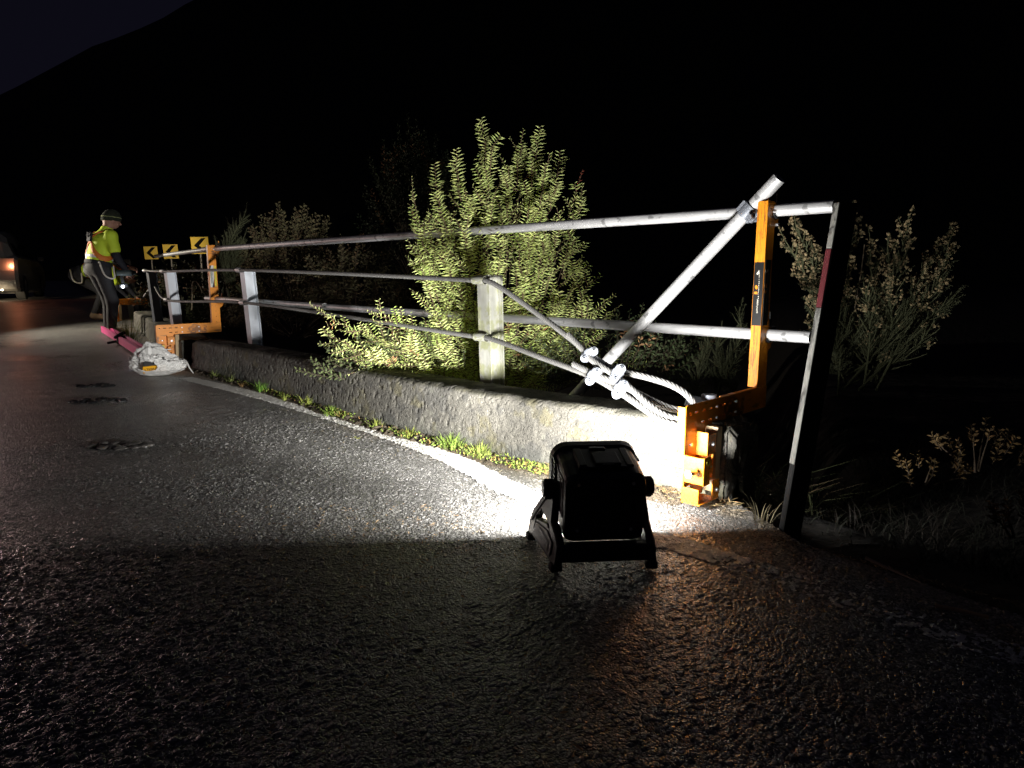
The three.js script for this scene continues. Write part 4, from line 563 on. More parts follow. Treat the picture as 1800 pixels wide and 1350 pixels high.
[[0.865, 0.06, 36, 0.085, 0.05, [0.17, 0.2, 0.06], 'small grass tuft at the kerb foot, far left one under the white post'], [0.795, 0.07, 34, 0.075, 0.05, [0.17, 0.2, 0.06], 'second small grass tuft from the far left along the kerb foot'], [0.745, 0.08, 40, 0.04, 0.05, [0.26, 0.16, 0.06], 'small rusty brown tuft at the kerb foot left of the greenest one'], [0.685, 0.07, 80, 0.09, 0.07, [0.15, 0.3, 0.04], 'dense bright green grass tuft, largest in the left half of the kerb foot'], [0.6, 0.08, 40, 0.06, 0.07, G2, 'thin grass tuft under the middle of the lit kerb'], [0.545, 0.06, 44, 0.09, 0.07, G2, 'tall thin grass tuft right of the kerb middle'], [0.475, 0.08, 90, 0.06, 0.1, G1, 'wide low clover green tuft at the middle of the kerb foot'], [0.38, 0.06, 50, 0.055, 0.08, G2, 'yellowing tuft left of the big weed patch'], [0.32, 0.06, 60, 0.06, 0.1, G2, 'yellowing tuft touching the big weed patch'], [0.255, 0.06, 130, 0.085, 0.12, [0.23, 0.33, 0.06], 'big bright weed patch just left of the flood lamp'], [0.215, 0.07, 110, 0.075, 0.11, [0.26, 0.32, 0.07], 'bright weed patch half hidden behind the flood lamp']].forEach(([u, off, n, h, s, c, label], i) => tuft('grass_tuft', label, 'grass tuft', kpt(u, off), n, h, s, 500 + i, c, GR));
tuft('grass_tuft', 'tall rank grass tuft in front of the far kerb, by the pink beam', 'grass tuft', A3(228, 612, 8.6), 90, 0.5, 0.22, 531, [0.16, 0.17, 0.05], null, 0.008, 0.5);
tuft('grass_tuft', 'dry twiggy grass clump in the dark right of the broken kerb end', 'grass tuft', [0.87, 0, -2.28], 26, 0.12, 0.08, 532, [0.24, 0.2, 0.12], null, 0.003, 0.9);
{ // clover and moss between the tufts, and the silt they grow in
  const r = rng(61), B = new Blades();
  for (let i = 0; i < 5200; i++) { const u = 0.12 + 0.78 * r(), dens = smooth(0.9, 0.25, u) * smooth(0.3, 0.6, fbm(u * 26, 3, 1, 3)); if (r() > dens + 0.06) continue; const p = kpt(u, 0.015 + 0.11 * r() * (1.25 - u)), o = V3(p[0], roadY(p[0], p[2]) + 0.006 + 0.018 * r(), p[2]), d = randDir(r); d.y = Math.abs(d.y); B.leaf(o, d, d.clone().cross(randDir(r)).normalize(), 0.009 + 0.008 * r(), 0.008, jitter(r() < 0.25 ? [0.32, 0.2, 0.07] : [0.22, 0.3, 0.055], r, 0.6), 0.2, 0.2); }
  tag(part('ground_cover', B.geo(), grassMat), 'low clover and moss growing along the foot of the lit kerb', 'ground cover', null, 'stuff');
  const P = [], U = [], I = [], n = 520, m = 26;
  for (let i = 0; i <= n; i++) for (let j = 0; j <= m; j++) { const u = 0.02 + 0.97 * i / n, w = 0.155 * (1 - 0.3 * u) * (0.75 + 0.5 * fbm(u * 14, 2, 3, 3)), off = -0.03 + j / m * (w + 0.03), p = kpt(u, off), i0 = u * 200, fi = i0 - Math.floor(i0), a = kc[Math.floor(i0)], b = kc[Math.min(200, Math.floor(i0) + 1)]; p[0] += lerp(a.x, b.x, fi) - kc[Math.round(i0)].x; p[2] += lerp(a.z, b.z, fi) - kc[Math.round(i0)].z; const e = smooth(1, 0.55, j / m); P.push(p[0], macro(p[0], p[2]) - 0.003 + e * (0.007 + 0.02 * smooth(0.4, 0.8, fbm(p[0] * 38, 3, p[2] * 38, 4))), p[2]); U.push(p[0], p[2]); }
  for (let i = 0; i < n; i++) for (let j = 0; j < m; j++) { const a = i * (m + 1) + j, b = a + m + 1; I.push(a, a + 1, b, b, a + 1, b + 1); }
  const g = new THREE.BufferGeometry(); g.setAttribute('position', new THREE.Float32BufferAttribute(P, 3)); g.setAttribute('uv', new THREE.Float32BufferAttribute(U, 2)); g.setIndex(I); g.computeVertexNormals();
  struct('silt_strip', g, std([0.1, 0.078, 0.05], 0.95, { bumpMap: concreteBump, bumpScale: 0.02 }));
}
{ // straw heap, chips of bark, dead leaves and twigs
  const r = rng(62), S = new Blades(), put1 = (x, z, l, w, c, B, lift = 0.004) => { const a = r() * 6.283, d = V3(Math.cos(a), (r() - 0.4) * 0.5, Math.sin(a)).normalize(), s = V3(-Math.sin(a), (r() - 0.5) * 0.8, Math.cos(a)).normalize(); B.leaf(V3(x, roadY(x, z) + lift + 0.004 * r(), z), d, s, l, w, jitter(c, r, 0.6), 0.25 * (r() - 0.3), 0.3); };
  for (let i = 0; i < 900; i++) { const u = -0.03 + 0.17 * Math.sqrt(r()), k = kpt(clamp(u, 0, 1), 0.02 + 0.13 * r() * r()); const x = k[0] + (u < 0 ? -u * 3 : 0), z = k[2] + (u < 0 ? -u * 3 : 0); put1(x, z, 0.02 + 0.04 * r(), 0.0025, [0.42, 0.3, 0.14], S, 0.004 + 0.022 * r()); }
  tag(part('straw', S.geo(), dullLeaf), 'strewn dry straw at the foot of the kerb under the right bracket', 'straw', null, 'stuff');
  const L = new Blades();
  for (let i = 0; i < 950; i++) { const z = -0.95 - 1.5 * Math.pow(r(), 0.8), x = -0.45 + 0.5 * (r() + r() + r() - 1.5) * 1.6 + 0.15; if (Math.hypot(x - LAMP.x, z - LAMP.z) < 0.1) continue; put1(x, z, 0.008 + 0.022 * r() * r(), 0.0035 + 0.004 * r(), [0.5, 0.35, 0.2], L, 0.005); }
  for (let i = 0; i < 1100; i++) { const z = -0.85 - 2.6 * r(), x = -1.9 + 3.0 * r(); put1(x, z, 0.004 + 0.006 * r(), 0.003, r() < 0.3 ? [0.45, 0.4, 0.3] : [0.2, 0.16, 0.12], L, 0.004); }
  for (let i = 0; i < 500; i++) { const k = kpt(r(), 0.05 + 0.5 * r() * r()); put1(k[0], k[2], 0.005 + 0.008 * r(), 0.004, [0.28, 0.22, 0.12], L, 0.003); }
  for (let i = 0; i < 900; i++) { const u = r(), e = 0.16 * (r() + r() - 1), x = lerp(0.86, 2.4, u), z = lerp(-2.12, -0.62, u); put1(x + 0.7 * e, z + 0.7 * e, 0.01 + 0.03 * r() * r(), 0.003 + 0.003 * r(), r() < 0.3 ? [0.4, 0.3, 0.17] : [0.16, 0.11, 0.06], L, 0.004); }
  tag(part('leaf_litter', L.geo(), dullLeaf), 'scattered bark chips and leaf bits on the wet road around the lamp', 'leaf litter', null, 'stuff');
  const one = (label, px, py, l, w, c, a) => { const d0 = 0.85 / (Math.sin(Math.atan((py - 675) / 1200) + R(9))) , B = new Blades(), p = at(px, py, d0 * Math.cos(Math.atan((py - 675) / 1200))), n = 5; for (let k = 0; k < n; k++) { const t = (k / n - 0.5) * l; B.leaf(V3(p.x + Math.cos(a) * t, roadY(p.x, p.z) + 0.006 + 0.004 * Math.sin(k * 2), p.z + Math.sin(a) * t), V3(Math.cos(a), 0.15 * Math.sin(k), Math.sin(a)).normalize(), V3(-Math.sin(a), 0.4, Math.cos(a)).normalize(), l / n * 1.6, w * Math.sin(Math.PI * (k + 0.7) / (n + 0.4)), c, 0.1, 0.3); } tag(part('dead_leaf', B.geo(), dullLeaf), label, 'dead leaf', 'single leaves on the road'); };
  one('narrow yellow green leaf lying on the white edge line', 627, 771, 0.05, 0.009, [0.42, 0.45, 0.06], 0.3); one('curled brown leaf on the bright road left of the lamp', 845, 936, 0.035, 0.014, [0.35, 0.2, 0.08], 0.6);
  one('pale curled leaf on the dark right verge', 1560, 1024, 0.03, 0.016, [0.5, 0.36, 0.2], 1.1); one('brown leaf pair on the dark road under the lit area', 985, 1068, 0.03, 0.014, [0.3, 0.18, 0.09], 0.2);
  one('small dark leaf on the white line left of the lamp', 716, 827, 0.02, 0.012, [0.12, 0.1, 0.05], 0.9);
  // broken stick on the verge
  const sp = at(1690, 1052, 1.72), st = part('stick', sweep(curve([[-0.045, 0.004, -0.03], [0, 0.006, 0], [0.05, 0.005, 0.032]], 8), (u) => lerp(0.006, 0.0045, u), 7), std([0.5, 0.33, 0.17], 0.8)); st.position.set(sp.x, roadY(sp.x, sp.z) + 0.01, sp.z); tag(st, 'short pale broken stick lying on the right verge', 'stick');
  const s2 = part('stick', sweep(curve([[-0.06, 0.03, -0.06], [0, 0.012, 0], [0.04, 0.004, 0.05]], 8), (u) => lerp(0.0055, 0.002, u), 6), std([0.36, 0.28, 0.2], 0.8)); const q2 = at(1578, 985, 1.95); s2.position.set(q2.x, 0.0, q2.z); tag(s2, 'thin dim flax blade stub slanting on the right verge', 'stick');
}
{ // grass on the verge and on the banks, in the dark
  const r = rng(63), B = new Blades(), add = (x, z, h, c) => { const y = groundY(x, z), a = r() * 6.283, d = V3(Math.cos(a) * 0.7, 1, Math.sin(a) * 0.7).normalize(); B.leaf(V3(x, y - 0.01, z), d, V3(-Math.sin(a), 0, Math.cos(a)), h * (0.5 + r()), 0.004 + 0.004 * r(), jitter(c, r, 0.6), 0.35, 0.15); };
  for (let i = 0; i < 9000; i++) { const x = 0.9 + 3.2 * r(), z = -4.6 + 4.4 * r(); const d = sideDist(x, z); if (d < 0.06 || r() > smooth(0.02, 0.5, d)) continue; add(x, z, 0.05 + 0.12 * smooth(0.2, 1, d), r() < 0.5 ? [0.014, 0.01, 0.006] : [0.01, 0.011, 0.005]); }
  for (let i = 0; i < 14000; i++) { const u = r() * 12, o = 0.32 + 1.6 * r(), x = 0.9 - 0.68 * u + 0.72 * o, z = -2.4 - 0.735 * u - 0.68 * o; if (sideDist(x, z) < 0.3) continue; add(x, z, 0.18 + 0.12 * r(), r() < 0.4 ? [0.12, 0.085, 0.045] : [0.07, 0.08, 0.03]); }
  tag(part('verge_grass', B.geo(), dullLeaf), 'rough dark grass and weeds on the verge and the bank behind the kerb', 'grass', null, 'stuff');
}
{ // dead stem arching behind the ropes, and a flax stalk by the gorse
  const t = part('dry_weed', sweep(curve([at(337, 545, 8.3), at(338, 515, 8.3), at(339, 496, 8.3), at(343, 494, 8.3), at(350, 501, 8.3), at(356, 515, 8.3)], 24), 0.006, 5), std([0.4, 0.32, 0.2], 0.8)); tag(t, 'pale dead stem bent over in an arch between the two left posts', 'stem');
  const g = part('dry_weed', sweep(curve([at(1480, 605, 3.5), at(1500, 550, 3.5), at(1512, 490, 3.5), at(1520, 430, 3.5)], 20), (u) => lerp(0.005, 0.003, u), 5), std([0.34, 0.27, 0.18], 0.8)); tag(g, 'tall bare dead stalk standing inside the gorse bush', 'stem');
}

// ---------------------------------------------------------------- people
function isoMesh(sdf, lo, hi, cell) { // surface nets
  const n = [0, 1, 2].map((k) => Math.ceil((hi[k] - lo[k]) / cell) + 2), D = new Float32Array(n[0] * n[1] * n[2]), id = (i, j, k) => (k * n[1] + j) * n[0] + i, p = V3(0, 0, 0);
  for (let k = 0; k < n[2]; k++) for (let j = 0; j < n[1]; j++) for (let i = 0; i < n[0]; i++) D[id(i, j, k)] = sdf(p.set(lo[0] + (i - 0.5) * cell, lo[1] + (j - 0.5) * cell, lo[2] + (k - 0.5) * cell));
  const vi = new Int32Array(D.length).fill(-1), P = [], I = [], E = [[0, 1], [0, 2], [0, 4], [1, 3], [1, 5], [2, 3], [2, 6], [3, 7], [4, 5], [4, 6], [5, 7], [6, 7]];
  for (let k = 0; k < n[2] - 1; k++) for (let j = 0; j < n[1] - 1; j++) for (let i = 0; i < n[0] - 1; i++) {
    const v = []; let neg = 0; for (let c = 0; c < 8; c++) { const d = D[id(i + (c & 1), j + ((c >> 1) & 1), k + (c >> 2))]; v.push(d); if (d < 0) neg++; } if (!neg || neg === 8) continue;
    let x = 0, y = 0, z = 0, m = 0; for (const [a, b] of E) if ((v[a] < 0) !== (v[b] < 0)) { const t = v[a] / (v[a] - v[b]); x += lerp(a & 1, b & 1, t); y += lerp((a >> 1) & 1, (b >> 1) & 1, t); z += lerp(a >> 2, b >> 2, t); m++; }
    vi[id(i, j, k)] = P.length / 3; P.push(lo[0] + (i - 0.5 + x / m) * cell, lo[1] + (j - 0.5 + y / m) * cell, lo[2] + (k - 0.5 + z / m) * cell);
  }
  for (let k = 1; k < n[2] - 1; k++) for (let j = 1; j < n[1] - 1; j++) for (let i = 1; i < n[0] - 1; i++) {
    const a = D[id(i, j, k)] < 0; const q = (A, B, C, Dd, flip) => { const s = [A, B, C, Dd].map((t) => vi[t]); if (s.some((t) => t < 0)) return; flip ? I.push(s[0], s[2], s[1], s[0], s[3], s[2]) : I.push(s[0], s[1], s[2], s[0], s[2], s[3]); };
    if (a !== D[id(i + 1, j, k)] < 0) q(id(i, j - 1, k - 1), id(i, j, k - 1), id(i, j, k), id(i, j - 1, k), !a); if (a !== D[id(i, j + 1, k)] < 0) q(id(i - 1, j, k - 1), id(i - 1, j, k), id(i, j, k), id(i, j, k - 1), !a); if (a !== D[id(i, j, k + 1)] < 0) q(id(i - 1, j - 1, k), id(i, j - 1, k), id(i, j, k), id(i - 1, j, k), !a);
  }
  const g = new THREE.BufferGeometry(); g.setAttribute('position', new THREE.Float32BufferAttribute(P, 3)); g.setIndex(I); g.computeVertexNormals(); return g;
}
const tmp = V3(0, 0, 0);
const cap = (a, b, ra, rb) => { a = V3(...a); b = V3(...b); const ab = b.clone().sub(a), l2 = ab.lengthSq(); return (p) => { const t = clamp(tmp.copy(p).sub(a).dot(ab) / l2); return Math.hypot(p.x - a.x - ab.x * t, p.y - a.y - ab.y * t, p.z - a.z - ab.z * t) - lerp(ra, rb, t); }; };
const ell = (c, r, rot = 0) => (p) => { const x0 = p.x - c[0], y0 = p.y - c[1], z = (p.z - c[2]) / r[2], x = (x0 * Math.cos(rot) + y0 * Math.sin(rot)) / r[0], y = (-x0 * Math.sin(rot) + y0 * Math.cos(rot)) / r[1], k = Math.hypot(x, y, z); return (k - 1) * Math.min(...r); };
const uni = (fs, k) => (p) => { let d = 1e3; for (const f of fs) { const e = f(p), h = clamp(0.5 + 0.5 * (d - e) / k); d = d * (1 - h) + e * h - k * h * (1 - h); } return d; };
const cut = (f, g) => (p) => Math.max(f(p), g(p));
const grow = (f, d) => (p) => f(p) - d;
const slab = (p0, n, w) => { const q = V3(...p0), m = V3(...n).normalize(); return (p) => Math.abs((p.x - q.x) * m.x + (p.y - q.y) * m.y + (p.z - q.z) * m.z) - w / 2; };
const half = (p0, n) => { const q = V3(...p0), m = V3(...n).normalize(); return (p) => (p.x - q.x) * m.x + (p.y - q.y) * m.y + (p.z - q.z) * m.z; };
const skin = std([0.42, 0.22, 0.16], 0.6), hiVis = std([0.66, 0.86, 0.05], 0.7), hiVisDark = std([0.4, 0.58, 0.05], 0.7), navy = std([0.012, 0.013, 0.02], 0.85), trouser = std([0.028, 0.027, 0.03], 0.85), silver = std([0.75, 0.78, 0.82], 0.35), orange = std([0.72, 0.2, 0.03], 0.65), boot = std([0.22, 0.15, 0.09], 0.8), wool = std([0.018, 0.022, 0.013], 0.95), woolBand = std([0.2, 0.22, 0.1], 0.95);
function hand(c, dir, nrm, sgn) { // palm, four bent fingers of unequal length, thumb from the side of the palm
  const D = V3(...dir).normalize(), N = V3(...nrm), S = D.clone().cross(N).normalize().multiplyScalar(sgn); N.copy(S.clone().cross(D)).normalize().multiplyScalar(sgn); const o = V3(...c), P = (a, b, e) => o.clone().addScaledVector(D, a).addScaledVector(S, b).addScaledVector(N, e).toArray();
  const f = [cap(P(0, -0.025, 0), P(0.07, -0.03, 0), 0.017, 0.014), cap(P(0, 0, 0), P(0.08, 0, 0), 0.02, 0.014), cap(P(0, 0.025, 0), P(0.07, 0.03, 0), 0.017, 0.014)];
  [[-0.031, 0.034, 0.026], [-0.01, 0.042, 0.03], [0.011, 0.039, 0.029], [0.031, 0.029, 0.022]].forEach(([s, l1, l2]) => { f.push(cap(P(0.075, s, 0), P(0.075 + l1 * 0.85, s, l1 * 0.5), 0.0098, 0.009)); f.push(cap(P(0.075 + l1 * 0.85, s, l1 * 0.5), P(0.075 + l1 * 0.85 + l2 * 0.4, s, l1 * 0.5 + l2 * 0.9), 0.009, 0.008)); });
  f.push(cap(P(0.012, -0.03, 0.004), P(0.045, -0.058, 0.014), 0.013, 0.011), cap(P(0.045, -0.058, 0.014), P(0.07, -0.055, 0.034), 0.0105, 0.009));
  return { sdf: uni(f, 0.006), lo: o.clone().subScalar(0.14).toArray(), hi: o.clone().addScalar(0.16).toArray(), at: o };
}
function person(label, pos, yaw, J) {
  const t = thing('person', label, 'person', pos, yaw); t.scale.set(1.16, 1, 1.16); const low = [-0.75, -0.05, -0.55], high = [1.0, 2.0, 0.6], cell = 0.02;
  // forward = +x, right-hand side of the body = +z
  const legs = [], boots = [], sleeves = [], shortS = [], bare = [];
  for (const s of ['R', 'L']) {
    const h = J['hip' + s], k = J['knee' + s], a = J['ankle' + s], to = J['toe' + s], sh = J['sh' + s], e = J['el' + s], w = J['wr' + s], mid = sh.map((v, i) => lerp(v, e[i], 0.72));
    legs.push(cap(h, k, 0.095, 0.066), cap(k, a, 0.067, 0.052)); boots.push(cap(a, [a[0], a[1] - 0.02, a[2]], 0.056, 0.056), cap([a[0] - 0.02, a[1] - 0.045, a[2]], to, 0.05, 0.042));
    sleeves.push(cap(sh, e, 0.056, 0.047), cap(e, w, 0.047, 0.034)); shortS.push(cap(sh, mid, 0.07, 0.068)); bare.push(cap(h, k, 0.08, 0.055), cap(k, a, 0.055, 0.04), cap(sh, e, 0.046, 0.038), cap(e, w, 0.039, 0.027), cap(a, to, 0.035, 0.03));
  }
  const torso = [cap(J.pelvis, J.waist, 0.13, 0.125), cap(J.waist, J.chest, 0.128, 0.145), cap(J.chest, J.neckBase, 0.13, 0.07), cap([J.pelvis[0], J.pelvis[1], 0.07], [J.waist[0], J.waist[1], 0.055], 0.11, 0.11), cap([J.pelvis[0], J.pelvis[1], -0.07], [J.waist[0], J.waist[1], -0.055], 0.11, 0.11), cap([J.waist[0], J.waist[1], 0.05], [J.chest[0], J.chest[1], 0.085], 0.112, 0.118), cap([J.waist[0], J.waist[1], -0.05], [J.chest[0], J.chest[1], -0.085], 0.112, 0.118), cap([J.chest[0], J.chest[1], 0.09], J.shR, 0.105, 0.068), cap([J.chest[0], J.chest[1], -0.09], J.shL, 0.105, 0.068)];
  const hd = J.head, tl = J.headTilt, hx = (dx, dy, dz) => [hd[0] + dx * Math.cos(tl) - dy * Math.sin(tl), hd[1] + dx * Math.sin(tl) + dy * Math.cos(tl), hd[2] + dz];
  const headS = uni([ell(hd, [0.095, 0.12, 0.077], tl), ell(hx(0.03, -0.06, 0), [0.065, 0.06, 0.055], tl), cap(hx(0.09, -0.005, 0), hx(0.112, -0.03, 0), 0.012, 0.015), cap(hx(0.078, 0.025, 0.035), hx(0.078, 0.025, -0.035), 0.014, 0.014), cap(hx(0.082, -0.062, 0.016), hx(0.082, -0.062, -0.016), 0.009, 0.009), ell(hx(-0.005, -0.01, 0.08), [0.02, 0.034, 0.01], tl), ell(hx(-0.005, -0.01, -0.08), [0.02, 0.034, 0.01], tl), cap(J.neckBase, hx(-0.01, -0.06, 0), 0.058, 0.055)], 0.02);
  const hands = [hand(J.wrR, J.hdR, J.hnR, 1), hand(J.wrL, J.hdL, J.hnL, -1)];
  const bodyF = uni([...torso.map((f) => grow(f, -0.02)), ...bare, headS], 0.03);
  part('body', [isoMesh(cut(bodyF, (p) => 0.09 - Math.hypot(p.x - hd[0], p.y - hd[1], p.z - hd[2])), low, high, cell), isoMesh(headS, [hd[0] - 0.2, hd[1] - 0.26, hd[2] - 0.16], [hd[0] + 0.2, hd[1] + 0.18, hd[2] + 0.16], 0.007), ...hands.map((h) => isoMesh(h.sdf, h.lo, h.hi, 0.0045))], skin, t);
  const shirt = uni([...torso, ...shortS], 0.045);
  const belt = V3(...J.waist).lerp(V3(...J.pelvis), 0.75).toArray(), up = V3(...J.chest).sub(V3(...J.pelvis)).normalize().toArray();
  const top = cut(shirt, half(belt, up.map((v) => -v)));
  const hips = cut(uni([torso[0], torso[3], torso[4]], 0.04), half(belt, up)), tr = uni([hips, ...legs], 0.04);
  part('trousers', isoMesh(grow(tr, 0.002), low, high, cell), trouser, t);
  const sh = part('shirt', isoMesh(top, low, high, 0.016), hiVis, t);
  part('sleeves', isoMesh(uni(sleeves, 0.02), low, high, cell), navy, t);
  for (const k of [0, 2]) part('boot', isoMesh(uni(boots.slice(k, k + 2), 0.03), low, high, 0.016), boot, t);
  const beanie = cut(grow(ell(hx(-0.004, 0.012, 0), [0.098, 0.122, 0.083], tl), 0.012), half(hx(0, -0.02, 0), [Math.sin(tl) + 0.2, -1, 0]));
  const bn = part('beanie', isoMesh(beanie, [hd[0] - 0.2, hd[1] - 0.1, hd[2] - 0.16], [hd[0] + 0.2, hd[1] + 0.2, hd[2] + 0.16], 0.01), wool, t);
  part('stripe', isoMesh(cut(grow(ell(hx(-0.004, 0.012, 0), [0.098, 0.122, 0.083], tl), 0.015), slab(hx(0, 0.035, 0), [0.12, 1, 0], 0.022)), [hd[0] - 0.2, hd[1] - 0.1, hd[2] - 0.16], [hd[0] + 0.2, hd[1] + 0.2, hd[2] + 0.16], 0.01), woolBand, bn);
  const trunkOnly = uni(torso, 0.045);
  for (const z of [0.1, -0.1]) part('reflective_tape', isoMesh(cut(cut(grow(trunkOnly, 0.004), half(belt, up.map((v) => -v))), slab([0, 0, z], [0, 0.12, 1], 0.05)), low, high, 0.014), silver, sh);
  part('reflective_tape', isoMesh(cut(grow(trunkOnly, 0.005), slab(V3(...belt).addScaledVector(V3(...up), 0.1).toArray(), up, 0.05)), low, high, 0.014), silver, sh);
  const hs = part('harness', [[J.chest, [0.1, 0.55, 0.8]], [J.chest, [0.1, 0.55, -0.8]]].map(([c, n]) => isoMesh(cut(cut(grow(trunkOnly, 0.012), half(belt, up.map((v) => -v))), slab(c, n, 0.045)), low, high, 0.014)), orange, t);
  part('belt', isoMesh(cut(grow(trunkOnly, 0.014), slab(V3(...belt).addScaledVector(V3(...up), 0.02).toArray(), up, 0.06)), low, high, 0.014), navy, hs);
  const bk = V3(...J.chest).add(V3(-0.15, 0.06, 0)); part('harness_plate', [box(0.03, 0.13, 0.11, bk.toArray(), [0, 0, R(-8)], 0.01), put(new THREE.TorusGeometry(0.03, 0.006, 6, 16), [bk.x - 0.02, bk.y + 0.03, 0], [0, Math.PI / 2, 0])], navy, hs);
  part('lanyard', sweep(curve([[J.pelvis[0] - 0.05, J.pelvis[1] + 0.08, 0.19], [J.pelvis[0] + 0.0, J.pelvis[1] - 0.12, 0.22], [J.pelvis[0] + 0.09, J.pelvis[1] - 0.15, 0.21], [J.pelvis[0] + 0.1, J.pelvis[1] + 0.02, 0.2]], 20), 0.011, 6), std([0.6, 0.56, 0.5], 0.7), hs);
  return t;
}
person('person standing in yellow vest, orange harness and dark beanie, head turned to the railing', [-5.85, 0.005, -9.85], R(50), {
  pelvis: [-0.03, 0.96, 0], waist: [0.0, 1.12, 0], chest: [0.06, 1.325, 0], neckBase: [0.105, 1.495, 0.0], head: [0.165, 1.635, 0.01], headTilt: R(-16),
  hipR: [-0.02, 0.9, 0.1], kneeR: [0.06, 0.49, 0.1], ankleR: [0.02, 0.09, 0.11], toeR: [0.17, 0.04, 0.13], hipL: [-0.02, 0.9, -0.1], kneeL: [0.1, 0.5, -0.13], ankleL: [0.08, 0.09, -0.16], toeL: [0.23, 0.04, -0.17],
  shR: [0.075, 1.405, 0.19], elR: [0.09, 1.13, 0.26], wrR: [0.2, 0.9, 0.26], hdR: [0.75, -0.6, -0.1], hnR: [-0.2, 0, -1], shL: [0.095, 1.405, -0.19], elL: [0.18, 1.13, -0.25], wrL: [0.38, 0.98, -0.18], hdL: [0.9, -0.35, 0.2], hnL: [-0.2, -0.8, 0.4] });
person('person bent over in yellow shirt and dark trousers, half hidden behind the standing worker', [-7.36, 0.1, -12.0], R(14), {
  pelvis: [-0.12, 0.78, 0], waist: [0.06, 0.84, 0], chest: [0.28, 0.84, 0], neckBase: [0.46, 0.8, 0], head: [0.58, 0.74, 0], headTilt: R(-55),
  hipR: [-0.13, 0.74, 0.1], kneeR: [0.22, 0.47, 0.12], ankleR: [0.08, 0.1, 0.12], toeR: [0.22, 0.04, 0.13], hipL: [-0.13, 0.74, -0.1], kneeL: [0.26, 0.45, -0.12], ankleL: [0.16, 0.1, -0.14], toeL: [0.31, 0.04, -0.15],
  shR: [0.36, 0.82, 0.18], elR: [0.44, 0.56, 0.2], wrR: [0.58, 0.36, 0.14], hdR: [0.6, -0.7, 0], hnR: [-0.7, -0.5, -0.3], shL: [0.36, 0.82, -0.18], elL: [0.46, 0.56, -0.2], wrL: [0.6, 0.37, -0.12], hdL: [0.6, -0.7, 0], hnL: [-0.7, -0.5, 0.3] });
{ // cordless tool in the standing worker's hand, its small lamp lit
  const t = thing('power_tool', 'cordless power tool with bright lamp held at the standing worker hip', 'power tool', [-5.52, 0.83, -9.78], R(30));
  part('tool_body', [cyl(0.04, 0.045, 0.19, [0.03, 0.06, 0], [0, 0, Math.PI / 2], 18), cyl(0.022, 0.034, 0.06, [0.15, 0.06, 0], [0, 0, -Math.PI / 2], 16)], std([0.05, 0.07, 0.07], 0.5), t); part('handle', box(0.045, 0.14, 0.04, [0, -0.03, 0], [0, 0, R(8)], 0.012), rubber, t); part('battery', box(0.12, 0.06, 0.07, [0.01, -0.12, 0], [0, 0, R(8)], 0.01), blackPaint, t);
  part('lamp_lens', cyl(0.02, 0.02, 0.012, [0.0, -0.13, 0.04], [Math.PI / 2, 0, 0], 16), std([0.8, 0.85, 0.9], 0.3, { emissive: lin(0.8, 0.92, 1), emissiveIntensity: 6 }), t);
  const l = new THREE.PointLight(lin(0.85, 0.93, 1), 0.05); l.position.set(0, -0.13, 0.062); l.castShadow = true; t.add(l);
}

// ---------------------------------------------------------------- pink beam, straps, bag with a drill case
{
  const a = V3(-6.05, 0.05, -10.15), b = V3(-3.72, 0.05, -6.9), L = a.distanceTo(b), c = a.clone().lerp(b, 0.5), yaw = Math.atan2(-(b.z - a.z), b.x - a.x);
  const t = thing('pink_beam', 'long pink channel beam lying along the far kerb, tied with black straps', 'beam', [c.x, 0.02, c.z], yaw), pink = std([0.78, 0.075, 0.3], 0.5);
  part('beam', [box(L, 0.012, 0.1, [0, 0.012, 0], [0, 0, 0], 0.002), box(L, 0.075, 0.012, [0, 0.05, 0.045], [0, 0, 0], 0.002), box(L, 0.075, 0.012, [0, 0.05, -0.045], [0, 0, 0], 0.002), box(L, 0.012, 0.03, [0, 0.088, 0.036], [0, 0, 0], 0.002), box(L, 0.012, 0.03, [0, 0.088, -0.036], [0, 0, 0], 0.002), box(L, 0.008, 0.05, [0, 0.07, 0], [0, 0, 0], 0.002)], pink, t);
  for (const x of [0.1]) part('strap', [box(0.12, 0.105, 0.125, [x, 0.045, 0], [0, 0, 0], 0.02), box(0.1, 0.04, 0.12, [x + 0.03, 0.11, 0.03], [0.4, 0.5, 0.2], 0.015), box(0.14, 0.03, 0.08, [x - 0.05, 0.02, 0.11], [0.2, -0.4, 0.1], 0.012)], navy, t);
}
